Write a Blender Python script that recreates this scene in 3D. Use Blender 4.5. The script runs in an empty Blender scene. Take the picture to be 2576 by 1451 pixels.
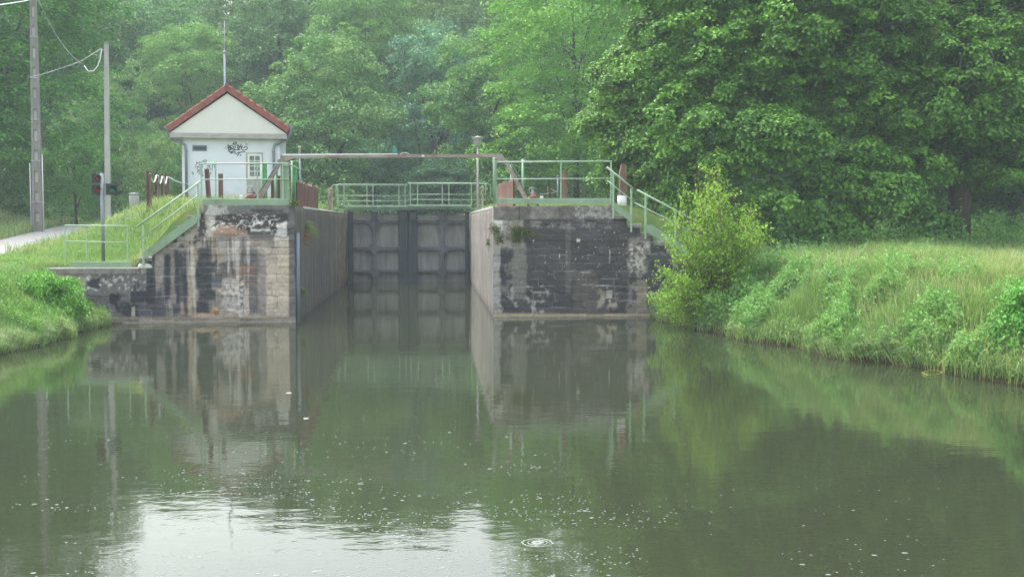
import bpy, math, random
import numpy as np
from mathutils import Vector, Matrix, Euler

random.seed(7)
rng = np.random.default_rng(11)
R = math.radians
S = bpy.context.scene
C = S.collection

# ------------------------------------------------------------------ camera
CAM = Vector((0.0, 0.0, 2.66))
FPX = 3000.0                       # focal length in pixels of a 2576 x 1451 picture
cd = bpy.data.cameras.new('camera')
cam = bpy.data.objects.new('camera', cd)
C.objects.link(cam)
cam.location = CAM
cam.rotation_euler = (R(90 - 3.2246), 0, R(-3.947))
cd.sensor_width = 36.0
cd.lens = FPX / 2576 * 36.0
cd.clip_start = 0.1
cd.clip_end = 2000
S.camera = cam
MROT = cam.rotation_euler.to_matrix()
MNP = np.array(MROT)

# ------------------------------------------------------------------ world, sun, exposure
SUN_EL, SUN_ROT = 62.0, -38.0
w = bpy.data.worlds.new('World'); S.world = w; w.use_nodes = True
wn = w.node_tree.nodes; wl = w.node_tree.links
bg = wn['Background']
sky = wn.new('ShaderNodeTexSky'); sky.sky_type = 'NISHITA'; sky.sun_disc = False
sky.sun_elevation = R(SUN_EL); sky.sun_rotation = R(SUN_ROT)
sky.air_density = 2.0; sky.dust_density = 4.0; sky.ozone_density = 1.0
hs = wn.new('ShaderNodeHueSaturation'); hs.inputs['Saturation'].default_value = 0.5   # overcast: nearly white sky
wl.new(sky.outputs[0], hs.inputs['Color']); wl.new(hs.outputs[0], bg.inputs[0])
bg.inputs[1].default_value = 0.15
sd = bpy.data.lights.new('sun', 'SUN'); sun = bpy.data.objects.new('sun', sd); C.objects.link(sun)
sd.energy = 1.3; sd.angle = R(30); sd.color = (1.0, 0.97, 0.92)
sun.rotation_euler = (-R(90 - SUN_EL), 0, -R(SUN_ROT))
S.view_settings.view_transform = 'Standard'; S.view_settings.look = 'None'
S.view_settings.gamma = 1.0; S.view_settings.use_curve_mapping = False
S.view_settings.exposure = 1.88

S.render.engine = 'CYCLES'
S.cycles.use_denoising = True
S.cycles.max_bounces = 7; S.cycles.diffuse_bounces = 3; S.cycles.glossy_bounces = 3
S.cycles.transmission_bounces = 4; S.cycles.volume_bounces = 1; S.cycles.transparent_max_bounces = 6
S.cycles.caustics_reflective = False; S.cycles.caustics_refractive = False

# ------------------------------------------------------------------ pixel <-> world (measurements taken off the photo)
def P(u, v, Y):
    d = MROT @ Vector(((u - 1288) / FPX, -(v - 725.5) / FPX, -1.0))
    t = Y / d.y
    return CAM + d * t
def PZ(u, v, Z):
    d = MROT @ Vector(((u - 1288) / FPX, -(v - 725.5) / FPX, -1.0))
    return CAM + d * ((Z - CAM.z) / d.z)
def proj(x, y, z):
    q = np.stack([x - CAM.x, y - CAM.y, z - CAM.z], -1) @ MNP
    return 1288 + FPX * q[..., 0] / -q[..., 2], 725.5 - FPX * q[..., 1] / -q[..., 2]
def PX(u, Y): return P(u, 556, Y).x
def PV(v, Y, u=1081): return P(u, v, Y).z

# ------------------------------------------------------------------ noise
def vn(x, y, s=0):
    x = np.asarray(x, float); y = np.asarray(y, float)
    ix = np.floor(x); iy = np.floor(y); fx = x - ix; fy = y - iy
    fx = fx * fx * (3 - 2 * fx); fy = fy * fy * (3 - 2 * fy)
    def h(a, b):
        t = np.sin(a * 127.1 + b * 311.7 + s * 74.7) * 43758.5453
        return t - np.floor(t)
    return (h(ix, iy) * (1 - fx) + h(ix + 1, iy) * fx) * (1 - fy) + (h(ix, iy + 1) * (1 - fx) + h(ix + 1, iy + 1) * fx) * fy
def fbm(x, y, s=0, o=4):
    r = 0; a = 0.5; t = 0
    for k in range(o):
        r = r + a * vn(x, y, s + k * 3.1); t += a; a *= 0.5; x = x * 2.03 + 11.3; y = y * 2.03 + 5.7
    return r / t
def sst(a, b, x):
    t = np.clip((x - a) / (b - a), 0, 1); return t * t * (3 - 2 * t)
def lin(c):
    c = np.asarray(c, float) / 255.0
    return np.where(c <= 0.04045, c / 12.92, ((c + 0.055) / 1.055) ** 2.4)

# ------------------------------------------------------------------ terrain height
RS = [(-60, 14.0), (0, 13.0), (12, 12.0), (16, 10.6), (19, 9.5), (19.8, 9.0), (21.3, 8.66), (22.9, 7.9), (25.4, 7.25), (28.1, 6.75), (31.4, 6.1), (33.2, 6.0)]
LS = [(-60, -9.0), (15, -8.9), (23.5, -8.6), (26.1, -8.3), (30.2, -8.15), (31.8, -8.1)]
RSy = np.array([a for a, b in RS]); RSx = np.array([b for a, b in RS])
LSy = np.array([a for a, b in LS]); LSx = np.array([b for a, b in LS])
FY_L, FY_R = 31.7, 33.0           # front faces of the two lock walls
XL, XR = -3.53, 1.76              # chamber faces
GY = 52.2                         # gate
ZT = 3.08
def rsf(y): return np.interp(y, RSy, RSx) + (fbm(np.asarray(y, float) * .9, np.asarray(y, float) * 0 + 3, 55, 3) - .5) * .9 * sst(33, 30, y)
def lsf(y): return np.interp(y, LSy, LSx) + (fbm(np.asarray(y, float) * .9, np.asarray(y, float) * 0 + 3, 56, 3) - .5) * .6 * sst(31.5, 29, y)
def path_c(y): return np.interp(y, [-60, 30, 38, 46, 52, 60, 75, 120], [-13.0, -14.2, -15.0, -16.1, -16.4, -17.2, -20, -30])
def path_z(y): return np.interp(y, [-60, 38, 45, 52, 60, 66, 120], [1.30, 1.36, 1.46, 1.92, 2.28, 2.42, 2.5])
def H(x, y):
    x = np.asarray(x, float); y = np.asarray(y, float)
    wob = (fbm(x * 0.35, y * 0.35, 3) - 0.5)
    # left side
    ls = lsf(y)
    d = ls - x
    zl = -0.9 + 1.0 * sst(-0.5, 0.25, d) + 1.25 * sst(0.0, 2.4, d)
    plat = sst(-8.2, -6.2, x)                               # slope beside the stair
    plat = np.maximum(plat, sst(34, 43, y) * sst(-13.2, -9.2, x))
    zback = 1.40 + (path_z(y) - 1.42) * 0.9
    zl2 = zback + (3.02 - zback) * np.clip(plat, 0, 1)
    pz = path_z(y); pc = path_c(y)
    near = 1 - sst(1.6, 3.6, np.abs(x - pc))
    zl2 = zl2 * (1 - near) + pz * near
    bank = sst(2.0, 8.0, pc - x)
    zl2 = zl2 + bank * (1.2 + 1.0 * sst(40, 60, y))
    zl2 = zl2 + 0.25 * wob * (1 - near)
    back = y > FY_L + 0.6
    zl = np.where(back, zl2, np.where(zl > 0, np.minimum(zl + 0.2 * wob * sst(0.3, 1.5, d), 9), zl))
    zl = np.where(~back & (pc - x > 2), zl + bank * 1.4, zl)
    # right side
    rs = rsf(y)
    e = x - rs
    zr = -0.9 + 1.0 * sst(-0.5, 0.2, e) + 1.0 * sst(0.0, 2.2, e) + 0.30 * sst(2, 6, e)
    zr2 = 1.7 + 1.35 * (1 - sst(5.6, 8.8, x)) + 0.12 * sst(36, 50, y) + 1.3 * sst(46, 60, y) * np.exp(-((x - 8.6) / 2.2) ** 2)
    zr = np.where(y > FY_R + 0.6, zr2 + 0.3 * wob, np.where(zr > 0, zr + 0.5 * wob * sst(0.3, 1.5, e), zr))
    z = np.where(x < -1, zl, zr)
    far = sst(80, 150, y) * 11.5 + sst(150, 260, y) * 4
    z = z + far + sst(45, 120, np.abs(x)) * 7
    # chamber of the lock and the canal above it
    inch = (x > XL - 0.35) & (x < XR + 0.35) & (y > 31) & (y < 92)
    z = np.where(inch, -1.0, z)
    inl = (x > -9.5) & (x < 8) & (y > 31.2) & (y < 32.2)
    return z

# ------------------------------------------------------------------ object helpers
def tag(o, label=None, cat=None, group=None, kind=None):
    if label: o['label'] = label
    if cat: o['category'] = cat
    if group: o['group'] = group
    if kind: o['kind'] = kind
    return o
def empty(name, loc, rz=0.0):
    o = bpy.data.objects.new(name, None); C.objects.link(o)
    o.location = loc; o.rotation_euler = (0, 0, rz); o.empty_display_size = 0.2
    return o
def copy_tree(o, parent=None):
    c = o.copy(); C.objects.link(c)
    if parent: c.parent = parent
    for ch in list(o.children):
        copy_tree(ch, c)
    return c
def wmat(o):
    m = Matrix.LocRotScale(o.location, o.rotation_euler, o.scale)
    return (wmat(o.parent) @ m) if o.parent else m

class MB:
    def __init__(s): s.v = []; s.f = []; s.sm = []
    def add(s, vs, fs, smooth=False):
        b = len(s.v); s.v += [tuple(p) for p in vs]
        s.f += [[b + i for i in f] for f in fs]; s.sm += [smooth] * len(fs); return s
    def box(s, x0, x1, y0, y1, z0, z1):
        x0, x1 = min(x0, x1), max(x0, x1); z0, z1 = min(z0, z1), max(z0, z1); y0, y1 = min(y0, y1), max(y0, y1)
        return s.add([(x0, y0, z0), (x1, y0, z0), (x1, y1, z0), (x0, y1, z0), (x0, y0, z1), (x1, y0, z1), (x1, y1, z1), (x0, y1, z1)],
                     [(0, 3, 2, 1), (4, 5, 6, 7), (0, 1, 5, 4), (1, 2, 6, 5), (2, 3, 7, 6), (3, 0, 4, 7)])
    def cbox(s, x0, x1, y0, y1, z0, z1, c=0.02):           # box with chamfered vertical and top edges
        x0, x1 = min(x0, x1), max(x0, x1); z0, z1 = min(z0, z1), max(z0, z1); y0, y1 = min(y0, y1), max(y0, y1)
        c = min(c, (x1 - x0) * .45, (y1 - y0) * .45, (z1 - z0) * .45)
        def ring(i, z):
            a, b, d, e = x0 + i, x1 - i, y0 + i, y1 - i
            return [(a + c, d, z), (b - c, d, z), (b, d + c, z), (b, e - c, z), (b - c, e, z), (a + c, e, z), (a, e - c, z), (a, d + c, z)]
        vs = ring(0, z0) + ring(0, z1 - c) + ring(c, z1)
        fs = [tuple(range(7, -1, -1)), tuple(range(16, 24))]
        for k in range(2):
            for i in range(8):
                j = (i + 1) % 8; fs.append((k * 8 + i, k * 8 + j, k * 8 + 8 + j, k * 8 + 8 + i))
        return s.add(vs, fs)
    def prism(s, pts, y0, y1):                              # polygon in the x-z plane pushed through y
        n = len(pts)
        vs = [(p[0], y0, p[1]) for p in pts] + [(p[0], y1, p[1]) for p in pts]
        fs = [tuple(range(n)), tuple(range(2 * n - 1, n - 1, -1))] + [(i, i + n, (i + 1) % n + n, (i + 1) % n) for i in range(n)]
        return s.add(vs, fs)
    def tube(s, pts, r, n=8, caps=True):
        pts = [Vector(p) for p in pts]; rs = r if isinstance(r, (list, tuple)) else [r] * len(pts)
        vs = []; up = Vector((0, 0, 1)); prev = None
        for i, p in enumerate(pts):
            t = (pts[min(i + 1, len(pts) - 1)] - pts[max(i - 1, 0)]).normalized()
            if prev is None:
                a = t.cross(up) if abs(t.z) < 0.95 else t.cross(Vector((0, 1, 0)))
                a.normalize()
            else:
                a = prev - t * prev.dot(t); a.normalize()
            b = t.cross(a); prev = a
            for k in range(n):
                q = 2 * math.pi * k / n
                vs.append(p + (a * math.cos(q) + b * math.sin(q)) * rs[i])
        fs = []
        for i in range(len(pts) - 1):
            for k in range(n):
                fs.append((i * n + k, i * n + (k + 1) % n, (i + 1) * n + (k + 1) % n, (i + 1) * n + k))
        s.add(vs, fs, True)
        if caps:
            b = len(s.v) - len(vs)
            s.f.append([b + k for k in range(n - 1, -1, -1)]); s.f.append([b + (len(pts) - 1) * n + k for k in range(n)]); s.sm += [False, False]
        return s
    def lathe(s, c, prof, n=20, axis='z'):
        vs = []
        for r, h in prof:
            for k in range(n):
                q = 2 * math.pi * k / n
                if axis == 'z': vs.append((c[0] + r * math.cos(q), c[1] + r * math.sin(q), c[2] + h))
                elif axis == 'y': vs.append((c[0] + r * math.cos(q), c[1] + h, c[2] + r * math.sin(q)))
                else: vs.append((c[0] + h, c[1] + r * math.cos(q), c[2] + r * math.sin(q)))
        fs = []
        for i in range(len(prof) - 1):
            for k in range(n):
                fs.append((i * n + k, i * n + (k + 1) % n, (i + 1) * n + (k + 1) % n, (i + 1) * n + k))
        fs.append(tuple(range(n - 1, -1, -1))); fs.append(tuple(range((len(prof) - 1) * n, len(prof) * n)))
        return s.add(vs, fs, n > 8)
    def beam(s, a, b, w, h, up=(0, 0, 1)):                  # rectangular bar; h is measured along `up`
        a = Vector(a); b = Vector(b); t = (b - a).normalized(); u = Vector(up); u = (u - t * u.dot(t)).normalized(); sd_ = t.cross(u)
        vs = []
        for p in (a, b):
            for i, j in ((-1, -1), (1, -1), (1, 1), (-1, 1)):
                vs.append(p + sd_ * (i * w / 2) + u * (j * h / 2))
        return s.add(vs, [(3, 2, 1, 0), (4, 5, 6, 7), (0, 1, 5, 4), (1, 2, 6, 5), (2, 3, 7, 6), (3, 0, 4, 7)])
    def build(s, name, mat, parent=None, bevel=0.0):
        me = bpy.data.meshes.new(name)
        vs = s.v
        if parent is not None:
            inv = wmat(parent).inverted(); vs = [inv @ Vector(p) for p in vs]
        me.from_pydata([tuple(p) for p in vs], [], s.f)
        me.polygons.foreach_set('use_smooth', s.sm)
        me.materials.append(mat); me.update()
        o = bpy.data.objects.new(name, me); C.objects.link(o)
        if parent is not None: o.parent = parent
        if bevel:
            m = o.modifiers.new('bevel', 'BEVEL'); m.width = bevel; m.segments = 2; m.limit_method = 'ANGLE'
        return o

def np_mesh(name, verts, faces, mat, cols=None, parent=None, smooth=False, loops=None):
    """verts (N,3); faces (M,k) all of one size k, or loops=(flat index, starts, totals)"""
    me = bpy.data.meshes.new(name)
    me.vertices.add(len(verts)); me.vertices.foreach_set('co', np.asarray(verts, np.float32).ravel())
    if loops is None:
        k = faces.shape[1]; m = len(faces)
        fl = faces.ravel(); st = np.arange(m) * k; tt = np.full(m, k)
    else:
        fl, st, tt = loops; m = len(st)
    me.loops.add(len(fl)); me.loops.foreach_set('vertex_index', fl.astype(np.int32))
    me.polygons.add(m); me.polygons.foreach_set('loop_start', st.astype(np.int32))
    if smooth: me.polygons.foreach_set('use_smooth', np.ones(m, bool))
    else: me.polygons.foreach_set('use_smooth', np.zeros(m, bool))
    me.update(calc_edges=True)
    if cols is not None:
        a = me.attributes.new('col', 'FLOAT_COLOR', 'POINT')
        c4 = np.ones((len(verts), 4), np.float32); c4[:, :3] = cols
        a.data.foreach_set('color', c4.ravel())
    me.materials.append(mat)
    o = bpy.data.objects.new(name, me); C.objects.link(o)
    if parent is not None: o.parent = parent
    return o

# ------------------------------------------------------------------ materials
def nt(name):
    m = bpy.data.materials.new(name); m.use_nodes = True
    n = m.node_tree.nodes; l = m.node_tree.links
    return m, n, l, n['Principled BSDF'], n['Material Output']
def ramp(n, stops):
    r = n.new('ShaderNodeValToRGB'); e = r.color_ramp.elements
    while len(e) < len(stops): e.new(0.5)
    for k, (p, c) in enumerate(stops):
        e[k].position = p; e[k].color = (c[0], c[1], c[2], 1)
    return r
def simple(name, col, rough=0.6, var=0.25, scale=6.0, metal=0.0, stain=None, stain_amt=0.5, stretch=(1, 1, 1), bump=0.15, bscale=60, sthr=(0.5, 0.68)):
    m, n, l, b, o = nt(name)
    tc = n.new('ShaderNodeTexCoord'); mp = n.new('ShaderNodeMapping'); mp.inputs['Scale'].default_value = stretch
    l.new(tc.outputs['Object'], mp.inputs[0])
    no = n.new('ShaderNodeTexNoise'); no.inputs['Scale'].default_value = scale; no.inputs['Detail'].default_value = 6; no.inputs['Roughness'].default_value = 0.65
    l.new(mp.outputs[0], no.inputs[0])
    c = np.array(col)
    r = ramp(n, [(0.3, c * (1 - var)), (0.7, np.minimum(c * (1 + var), 0.9))])
    l.new(no.outputs[0], r.inputs[0])
    out = r.outputs[0]
    if stain is not None:
        n2 = n.new('ShaderNodeTexNoise'); n2.inputs['Scale'].default_value = scale * 0.6; n2.inputs['Detail'].default_value = 9; n2.inputs['Roughness'].default_value = 0.75
        mp2 = n.new('ShaderNodeMapping'); mp2.inputs['Location'].default_value = (7, 3, 5); mp2.inputs['Scale'].default_value = stretch
        l.new(tc.outputs['Object'], mp2.inputs[0]); l.new(mp2.outputs[0], n2.inputs[0])
        r2 = ramp(n, [(sthr[0], (0, 0, 0)), (sthr[1], (stain_amt,) * 3)]); l.new(n2.outputs[0], r2.inputs[0])
        mx = n.new('ShaderNodeMixRGB'); mx.inputs[2].default_value = (*stain, 1)
        l.new(r2.outputs[0], mx.inputs[0]); l.new(out, mx.inputs[1]); out = mx.outputs[0]
    l.new(out, b.inputs['Base Color'])
    b.inputs['Roughness'].default_value = rough; b.inputs['Metallic'].default_value = metal
    if bump:
        nb = n.new('ShaderNodeTexNoise'); nb.inputs['Scale'].default_value = bscale; nb.inputs['Detail'].default_value = 5
        l.new(tc.outputs['Object'], nb.inputs[0])
        bp = n.new('ShaderNodeBump'); bp.inputs['Strength'].default_value = bump; bp.inputs['Distance'].default_value = 0.02
        l.new(nb.outputs[0], bp.inputs['Height']); l.new(bp.outputs[0], b.inputs['Normal'])
    return m
def leafmat(name, trans=0.35, rough=0.5, tint=True, spec=0.35, trcol=(1.05, 1.15, 0.55)):
    m, n, l, b, o = nt(name)
    at = n.new('ShaderNodeAttribute'); at.attribute_name = 'col'
    col = at.outputs['Color']
    if tint:
        oi = n.new('ShaderNodeObjectInfo'); mx = n.new('ShaderNodeMixRGB'); mx.blend_type = 'MULTIPLY'; mx.inputs[0].default_value = 1
        l.new(col, mx.inputs[1]); l.new(oi.outputs['Color'], mx.inputs[2]); col = mx.outputs[0]
    l.new(col, b.inputs['Base Color']); b.inputs['Roughness'].default_value = rough
    b.inputs['Specular IOR Level'].default_value = spec
    tr = n.new('ShaderNodeBsdfTranslucent'); m2 = n.new('ShaderNodeMixRGB'); m2.blend_type = 'MULTIPLY'; m2.inputs[0].default_value = 1
    m2.inputs[2].default_value = (*trcol, 1); l.new(col, m2.inputs[1]); l.new(m2.outputs[0], tr.inputs[0])
    ms = n.new('ShaderNodeMixShader'); ms.inputs[0].default_value = trans
    l.new(b.outputs[0], ms.inputs[1]); l.new(tr.outputs[0], ms.inputs[2]); l.new(ms.outputs[0], o.inputs[0])
    return m
def paintmat(name, rough=0.85, bump=0.5):
    m, n, l, b, o = nt(name)
    at = n.new('ShaderNodeAttribute'); at.attribute_name = 'col'
    tc = n.new('ShaderNodeTexCoord')
    no = n.new('ShaderNodeTexNoise'); no.inputs['Scale'].default_value = 22; no.inputs['Detail'].default_value = 8; no.inputs['Roughness'].default_value = 0.7
    l.new(tc.outputs['Object'], no.inputs[0])
    r = ramp(n, [(0.3, (0.72,) * 3), (0.7, (1.28,) * 3)]); l.new(no.outputs[0], r.inputs[0])
    mx = n.new('ShaderNodeMixRGB'); mx.blend_type = 'MULTIPLY'; mx.inputs[0].default_value = 1
    l.new(at.outputs['Color'], mx.inputs[1]); l.new(r.outputs[0], mx.inputs[2]); l.new(mx.outputs[0], b.inputs['Base Color'])
    b.inputs['Roughness'].default_value = rough
    bp = n.new('ShaderNodeBump'); bp.inputs['Strength'].default_value = bump; bp.inputs['Distance'].default_value = 0.02
    l.new(no.outputs[0], bp.inputs['Height']); l.new(bp.outputs[0], b.inputs['Normal'])
    return m

M = {}
M['rail'] = simple('pale_green_paint', (0.30, 0.41, 0.29), 0.35, 0.12, 5, stain=(0.17, 0.13, 0.08), stain_amt=0.55, sthr=(0.53, 0.66))
M['board'] = simple('pale_green_board', (0.215, 0.31, 0.20), 0.55, 0.15, 2, stain=(0.13, 0.11, 0.07), stain_amt=0.5, sthr=(0.54, 0.68))
M['bright'] = simple('bright_green_paint', (0.06, 0.30, 0.09), 0.35, 0.15, 3, stain=(0.03, 0.12, 0.06), stain_amt=0.5)
M['rust'] = simple('rusty_steel', (0.15, 0.075, 0.055), 0.85, 0.35, 7, stain=(0.05, 0.033, 0.03), stain_amt=0.7, stretch=(1, 1, 0.3), bump=0.4)
M['rust_pale'] = simple('weathered_rusty_grey', (0.27, 0.23, 0.195), 0.85, 0.25, 5, stain=(0.17, 0.075, 0.045), stain_amt=0.75, stretch=(0.5, 1, 1), bump=0.3, sthr=(0.48, 0.62))
M['steelgrey'] = simple('grey_steel', (0.20, 0.22, 0.26), 0.45, 0.12, 4, bump=0.05)
M['zinc'] = simple('zinc', (0.17, 0.20, 0.24), 0.4, 0.15, 5, metal=0.3, bump=0.05)
M['white'] = simple('white_paint', (0.62, 0.63, 0.60), 0.5, 0.08, 4, stain=(0.3, 0.3, 0.27), stain_amt=0.4)
M['concrete'] = simple('pole_concrete', (0.205, 0.19, 0.175), 0.9, 0.2, 5, stain=(0.11, 0.10, 0.095), stain_amt=0.6, stretch=(1, 1, 0.25), bump=0.3)
M['concrete_pale'] = simple('pale_concrete', (0.34, 0.335, 0.31), 0.9, 0.15, 4, stain=(0.17, 0.16, 0.15), stain_amt=0.5, stretch=(1, 1, 0.25), bump=0.3)
M['black'] = simple('black_plastic', (0.012, 0.014, 0.014), 0.45, 0.2, 5, bump=0.05)
M['redlens'] = simple('red_lens', (0.30, 0.012, 0.02), 0.2, 0.25, 20, bump=0.3, bscale=90)
M['greenlens'] = simple('green_lens', (0.01, 0.17, 0.12), 0.2, 0.25, 20, bump=0.3, bscale=90)
M['render'] = simple('pale_render', (0.64, 0.67, 0.72), 0.9, 0.04, 1.5, stain=(0.40, 0.38, 0.33), stain_amt=0.28, bump=0.15, bscale=140, sthr=(0.5, 0.8))
M['cream'] = simple('cream_render', (0.64, 0.62, 0.58), 0.9, 0.04, 1.2, stain=(0.5, 0.46, 0.38), stain_amt=0.3, bump=0.15, bscale=140)
M['lintel'] = simple('lintel_concrete', (0.36, 0.335, 0.315), 0.9, 0.2, 4, stain=(0.24, 0.16, 0.13), stain_amt=0.6, stretch=(0.6, 1, 2), bump=0.3)
M['tile'] = simple('red_roof_tile', (0.235, 0.068, 0.052), 0.8, 0.25, 5, stain=(0.19, 0.13, 0.10), stain_amt=0.5, bump=0.3)
M['glass'] = simple('window_glass', (0.16, 0.19, 0.19), 0.15, 0.6, 28, stain=(0.03, 0.04, 0.045), stain_amt=0.8, bump=0.3, bscale=25)
M['dark'] = simple('dark_opening', (0.035, 0.045, 0.055), 0.5, 0.2, 10, bump=0)
M['spray'] = simple('spray_paint', (0.045, 0.055, 0.065), 0.7, 0.3, 30, bump=0)
M['red'] = simple('worn_red_paint', (0.19, 0.045, 0.035), 0.6, 0.3, 10, stain=(0.08, 0.05, 0.045), stain_amt=0.7, bump=0.2)
M['mach'] = simple('greasy_metal', (0.10, 0.09, 0.09), 0.5, 0.4, 14, bump=0.3)
M['teal'] = simple('teal_paint', (0.02, 0.20, 0.16), 0.5, 0.1, 5, bump=0)
M['bark'] = simple('bark', (0.075, 0.062, 0.048), 0.95, 0.4, 8, stretch=(1, 1, 0.25), bump=0.8, bscale=18)
M['twig'] = simple('twig', (0.13, 0.075, 0.05), 0.9, 0.3, 8, bump=0)
M['pipe'] = simple('blue_grey_pipe', (0.16, 0.18, 0.21), 0.6, 0.2, 3, stain=(0.08, 0.085, 0.09), stain_amt=0.7, stretch=(1, 1, 0.3), bump=0.1)
M['wire'] = simple('wire', (0.34, 0.37, 0.37), 0.5, 0.1, 5, bump=0)
M['cablewhite'] = simple('white_cable', (0.68, 0.74, 0.74), 0.5, 0.1, 5, bump=0)
M['wiredark'] = simple('dark_wire', (0.05, 0.07, 0.07), 0.6, 0.1, 5, bump=0)
M['gate'] = simple('gate_frame', (0.115, 0.118, 0.124), 0.75, 0.3, 3, stain=(0.028, 0.03, 0.034), stain_amt=0.8, stretch=(1, 1, 0.4), bump=0.4)
M['gatedark'] = simple('gate_dark_timber', (0.038, 0.042, 0.05), 0.6, 0.25, 3, stain=(0.045, 0.046, 0.05), stain_amt=0.6, stretch=(1, 1, 0.15), bump=0.3)
M['gatepanel'] = simple('gate_panel', (0.20, 0.19, 0.178), 0.7, 0.3, 1.6, stain=(0.34, 0.32, 0.29), stain_amt=0.6, stretch=(2.6, 1, 0.5), bump=0.3, sthr=(0.48, 0.62))
M['step'] = simple('step_stone', (0.20, 0.18, 0.16), 0.9, 0.35, 6, stain=(0.07, 0.068, 0.065), stain_amt=0.8, bump=0.5)
M['foam'] = simple('foam', (0.75, 0.78, 0.76), 0.4, 0.1, 20, bump=0)
M['glint_bubble'] = simple('painted_rain_glint', (0.12, 0.135, 0.12), 0.25, 0.2, 20, bump=0)  # pale colour painted for sky glints on rain ripples
M['lichen'] = simple('orange_lichen', (0.36, 0.22, 0.10), 0.9, 0.2, 8, stain=(0.3, 0.2, 0.12), stain_amt=0.5, bump=0.4)
M['moss'] = leafmat('moss', 0.15, 0.8, False, 0.1)
M['leaf'] = leafmat('leaf', 0.18, 0.5, True, 0.25)
M['grass'] = leafmat('grass_blade', 0.35, 0.55, False, 0.3, (1.05, 1.1, 0.6))
M['wall'] = paintmat('stained_masonry')

# chamber wall: concrete with vertical streaks, lichen in one stretch
def chamber_mat(name, base, pale, dark, lichen_y, extra=None):
    m, n, l, b, o = nt(name)
    tc = n.new('ShaderNodeTexCoord')
    mp = n.new('ShaderNodeMapping'); mp.inputs['Scale'].default_value = (3.0, 5.0, 0.16); l.new(tc.outputs['Object'], mp.inputs[0])
    no = n.new('ShaderNodeTexNoise'); no.inputs['Scale'].default_value = 1.1; no.inputs['Detail'].default_value = 8; no.inputs['Roughness'].default_value = 0.7
    l.new(mp.outputs[0], no.inputs[0])
    r = ramp(n, [(0.38, dark), (0.5, base), (0.64, pale)]); l.new(no.outputs[0], r.inputs[0])
    sp = n.new('ShaderNodeSeparateXYZ'); l.new(tc.outputs['Object'], sp.inputs[0])
    mr = n.new('ShaderNodeMapRange'); mr.inputs[1].default_value = lichen_y[0]; mr.inputs[2].default_value = lichen_y[1]; l.new(sp.outputs['Y'], mr.inputs[0])
    n2 = n.new('ShaderNodeTexNoise'); n2.inputs['Scale'].default_value = 2.4; n2.inputs['Detail'].default_value = 8; l.new(tc.outputs['Object'], n2.inputs[0])
    r2 = ramp(n, [(0.42, (0, 0, 0)), (0.62, (0.75,) * 3)]); l.new(n2.outputs[0], r2.inputs[0])
    mu = n.new('ShaderNodeMath'); mu.operation = 'MULTIPLY'; l.new(mr.outputs[0], mu.inputs[0]); l.new(r2.outputs[0], mu.inputs[1])
    mx = n.new('ShaderNodeMixRGB'); mx.inputs[2].default_value = (0.21, 0.155, 0.07, 1); l.new(mu.outputs[0], mx.inputs[0]); l.new(r.outputs[0], mx.inputs[1])
    # wet dark foot at the water line
    mz = n.new('ShaderNodeMapRange'); mz.inputs[1].default_value = 0.0; mz.inputs[2].default_value = 0.22; mz.inputs[3].default_value = 0.45; mz.inputs[4].default_value = 1.0
    l.new(sp.outputs['Z'], mz.inputs[0])
    m3 = n.new('ShaderNodeMixRGB'); m3.blend_type = 'MULTIPLY'; m3.inputs[0].default_value = 1; l.new(mx.outputs[0], m3.inputs[1]); l.new(mz.outputs[0], m3.inputs[2])
    n4 = n.new('ShaderNodeTexNoise'); n4.inputs['Scale'].default_value = 1.1; n4.inputs['Detail'].default_value = 10; n4.inputs['Roughness'].default_value = 0.75; l.new(tc.outputs['Object'], n4.inputs[0])
    r4 = ramp(n, [(0.36, (.62,) * 3), (0.62, (1.25,) * 3)]); l.new(n4.outputs[0], r4.inputs[0])
    wv = n.new('ShaderNodeMath'); wv.operation = 'MULTIPLY'; wv.inputs[1].default_value = 1.9; l.new(sp.outputs['Z'], wv.inputs[0])
    fr_ = n.new('ShaderNodeMath'); fr_.operation = 'FRACT'; l.new(wv.outputs[0], fr_.inputs[0])
    jt = ramp(n, [(0.0, (.6,) * 3), (0.05, (1,) * 3)]); l.new(fr_.outputs[0], jt.inputs[0])
    m5 = n.new('ShaderNodeMixRGB'); m5.blend_type = 'MULTIPLY'; m5.inputs[0].default_value = 1; l.new(m3.outputs[0], m5.inputs[1]); l.new(r4.outputs[0], m5.inputs[2])
    m6 = n.new('ShaderNodeMixRGB'); m6.blend_type = 'MULTIPLY'; m6.inputs[0].default_value = .6; l.new(m5.outputs[0], m6.inputs[1]); l.new(jt.outputs[0], m6.inputs[2])
    l.new(m6.outputs[0], b.inputs['Base Color']); b.inputs['Roughness'].default_value = 0.9
    bp = n.new('ShaderNodeBump'); bp.inputs['Strength'].default_value = 0.6; bp.inputs['Distance'].default_value = 0.03
    l.new(n2.outputs[0], bp.inputs['Height']); l.new(bp.outputs[0], b.inputs['Normal'])
    return m
M['chL'] = chamber_mat('chamber_concrete_shaded', (0.064, 0.056, 0.044), (0.12, 0.105, 0.085), (0.034, 0.031, 0.027), (10, 17))  # brown concrete darkened further, the shade of this face put into its colour
M['chR'] = chamber_mat('chamber_concrete_lit', (0.175, 0.158, 0.137), (0.27, 0.25, 0.22), (0.10, 0.092, 0.082), (18, 30))  # paler copy, the brighter light on this face put into its colour

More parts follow.
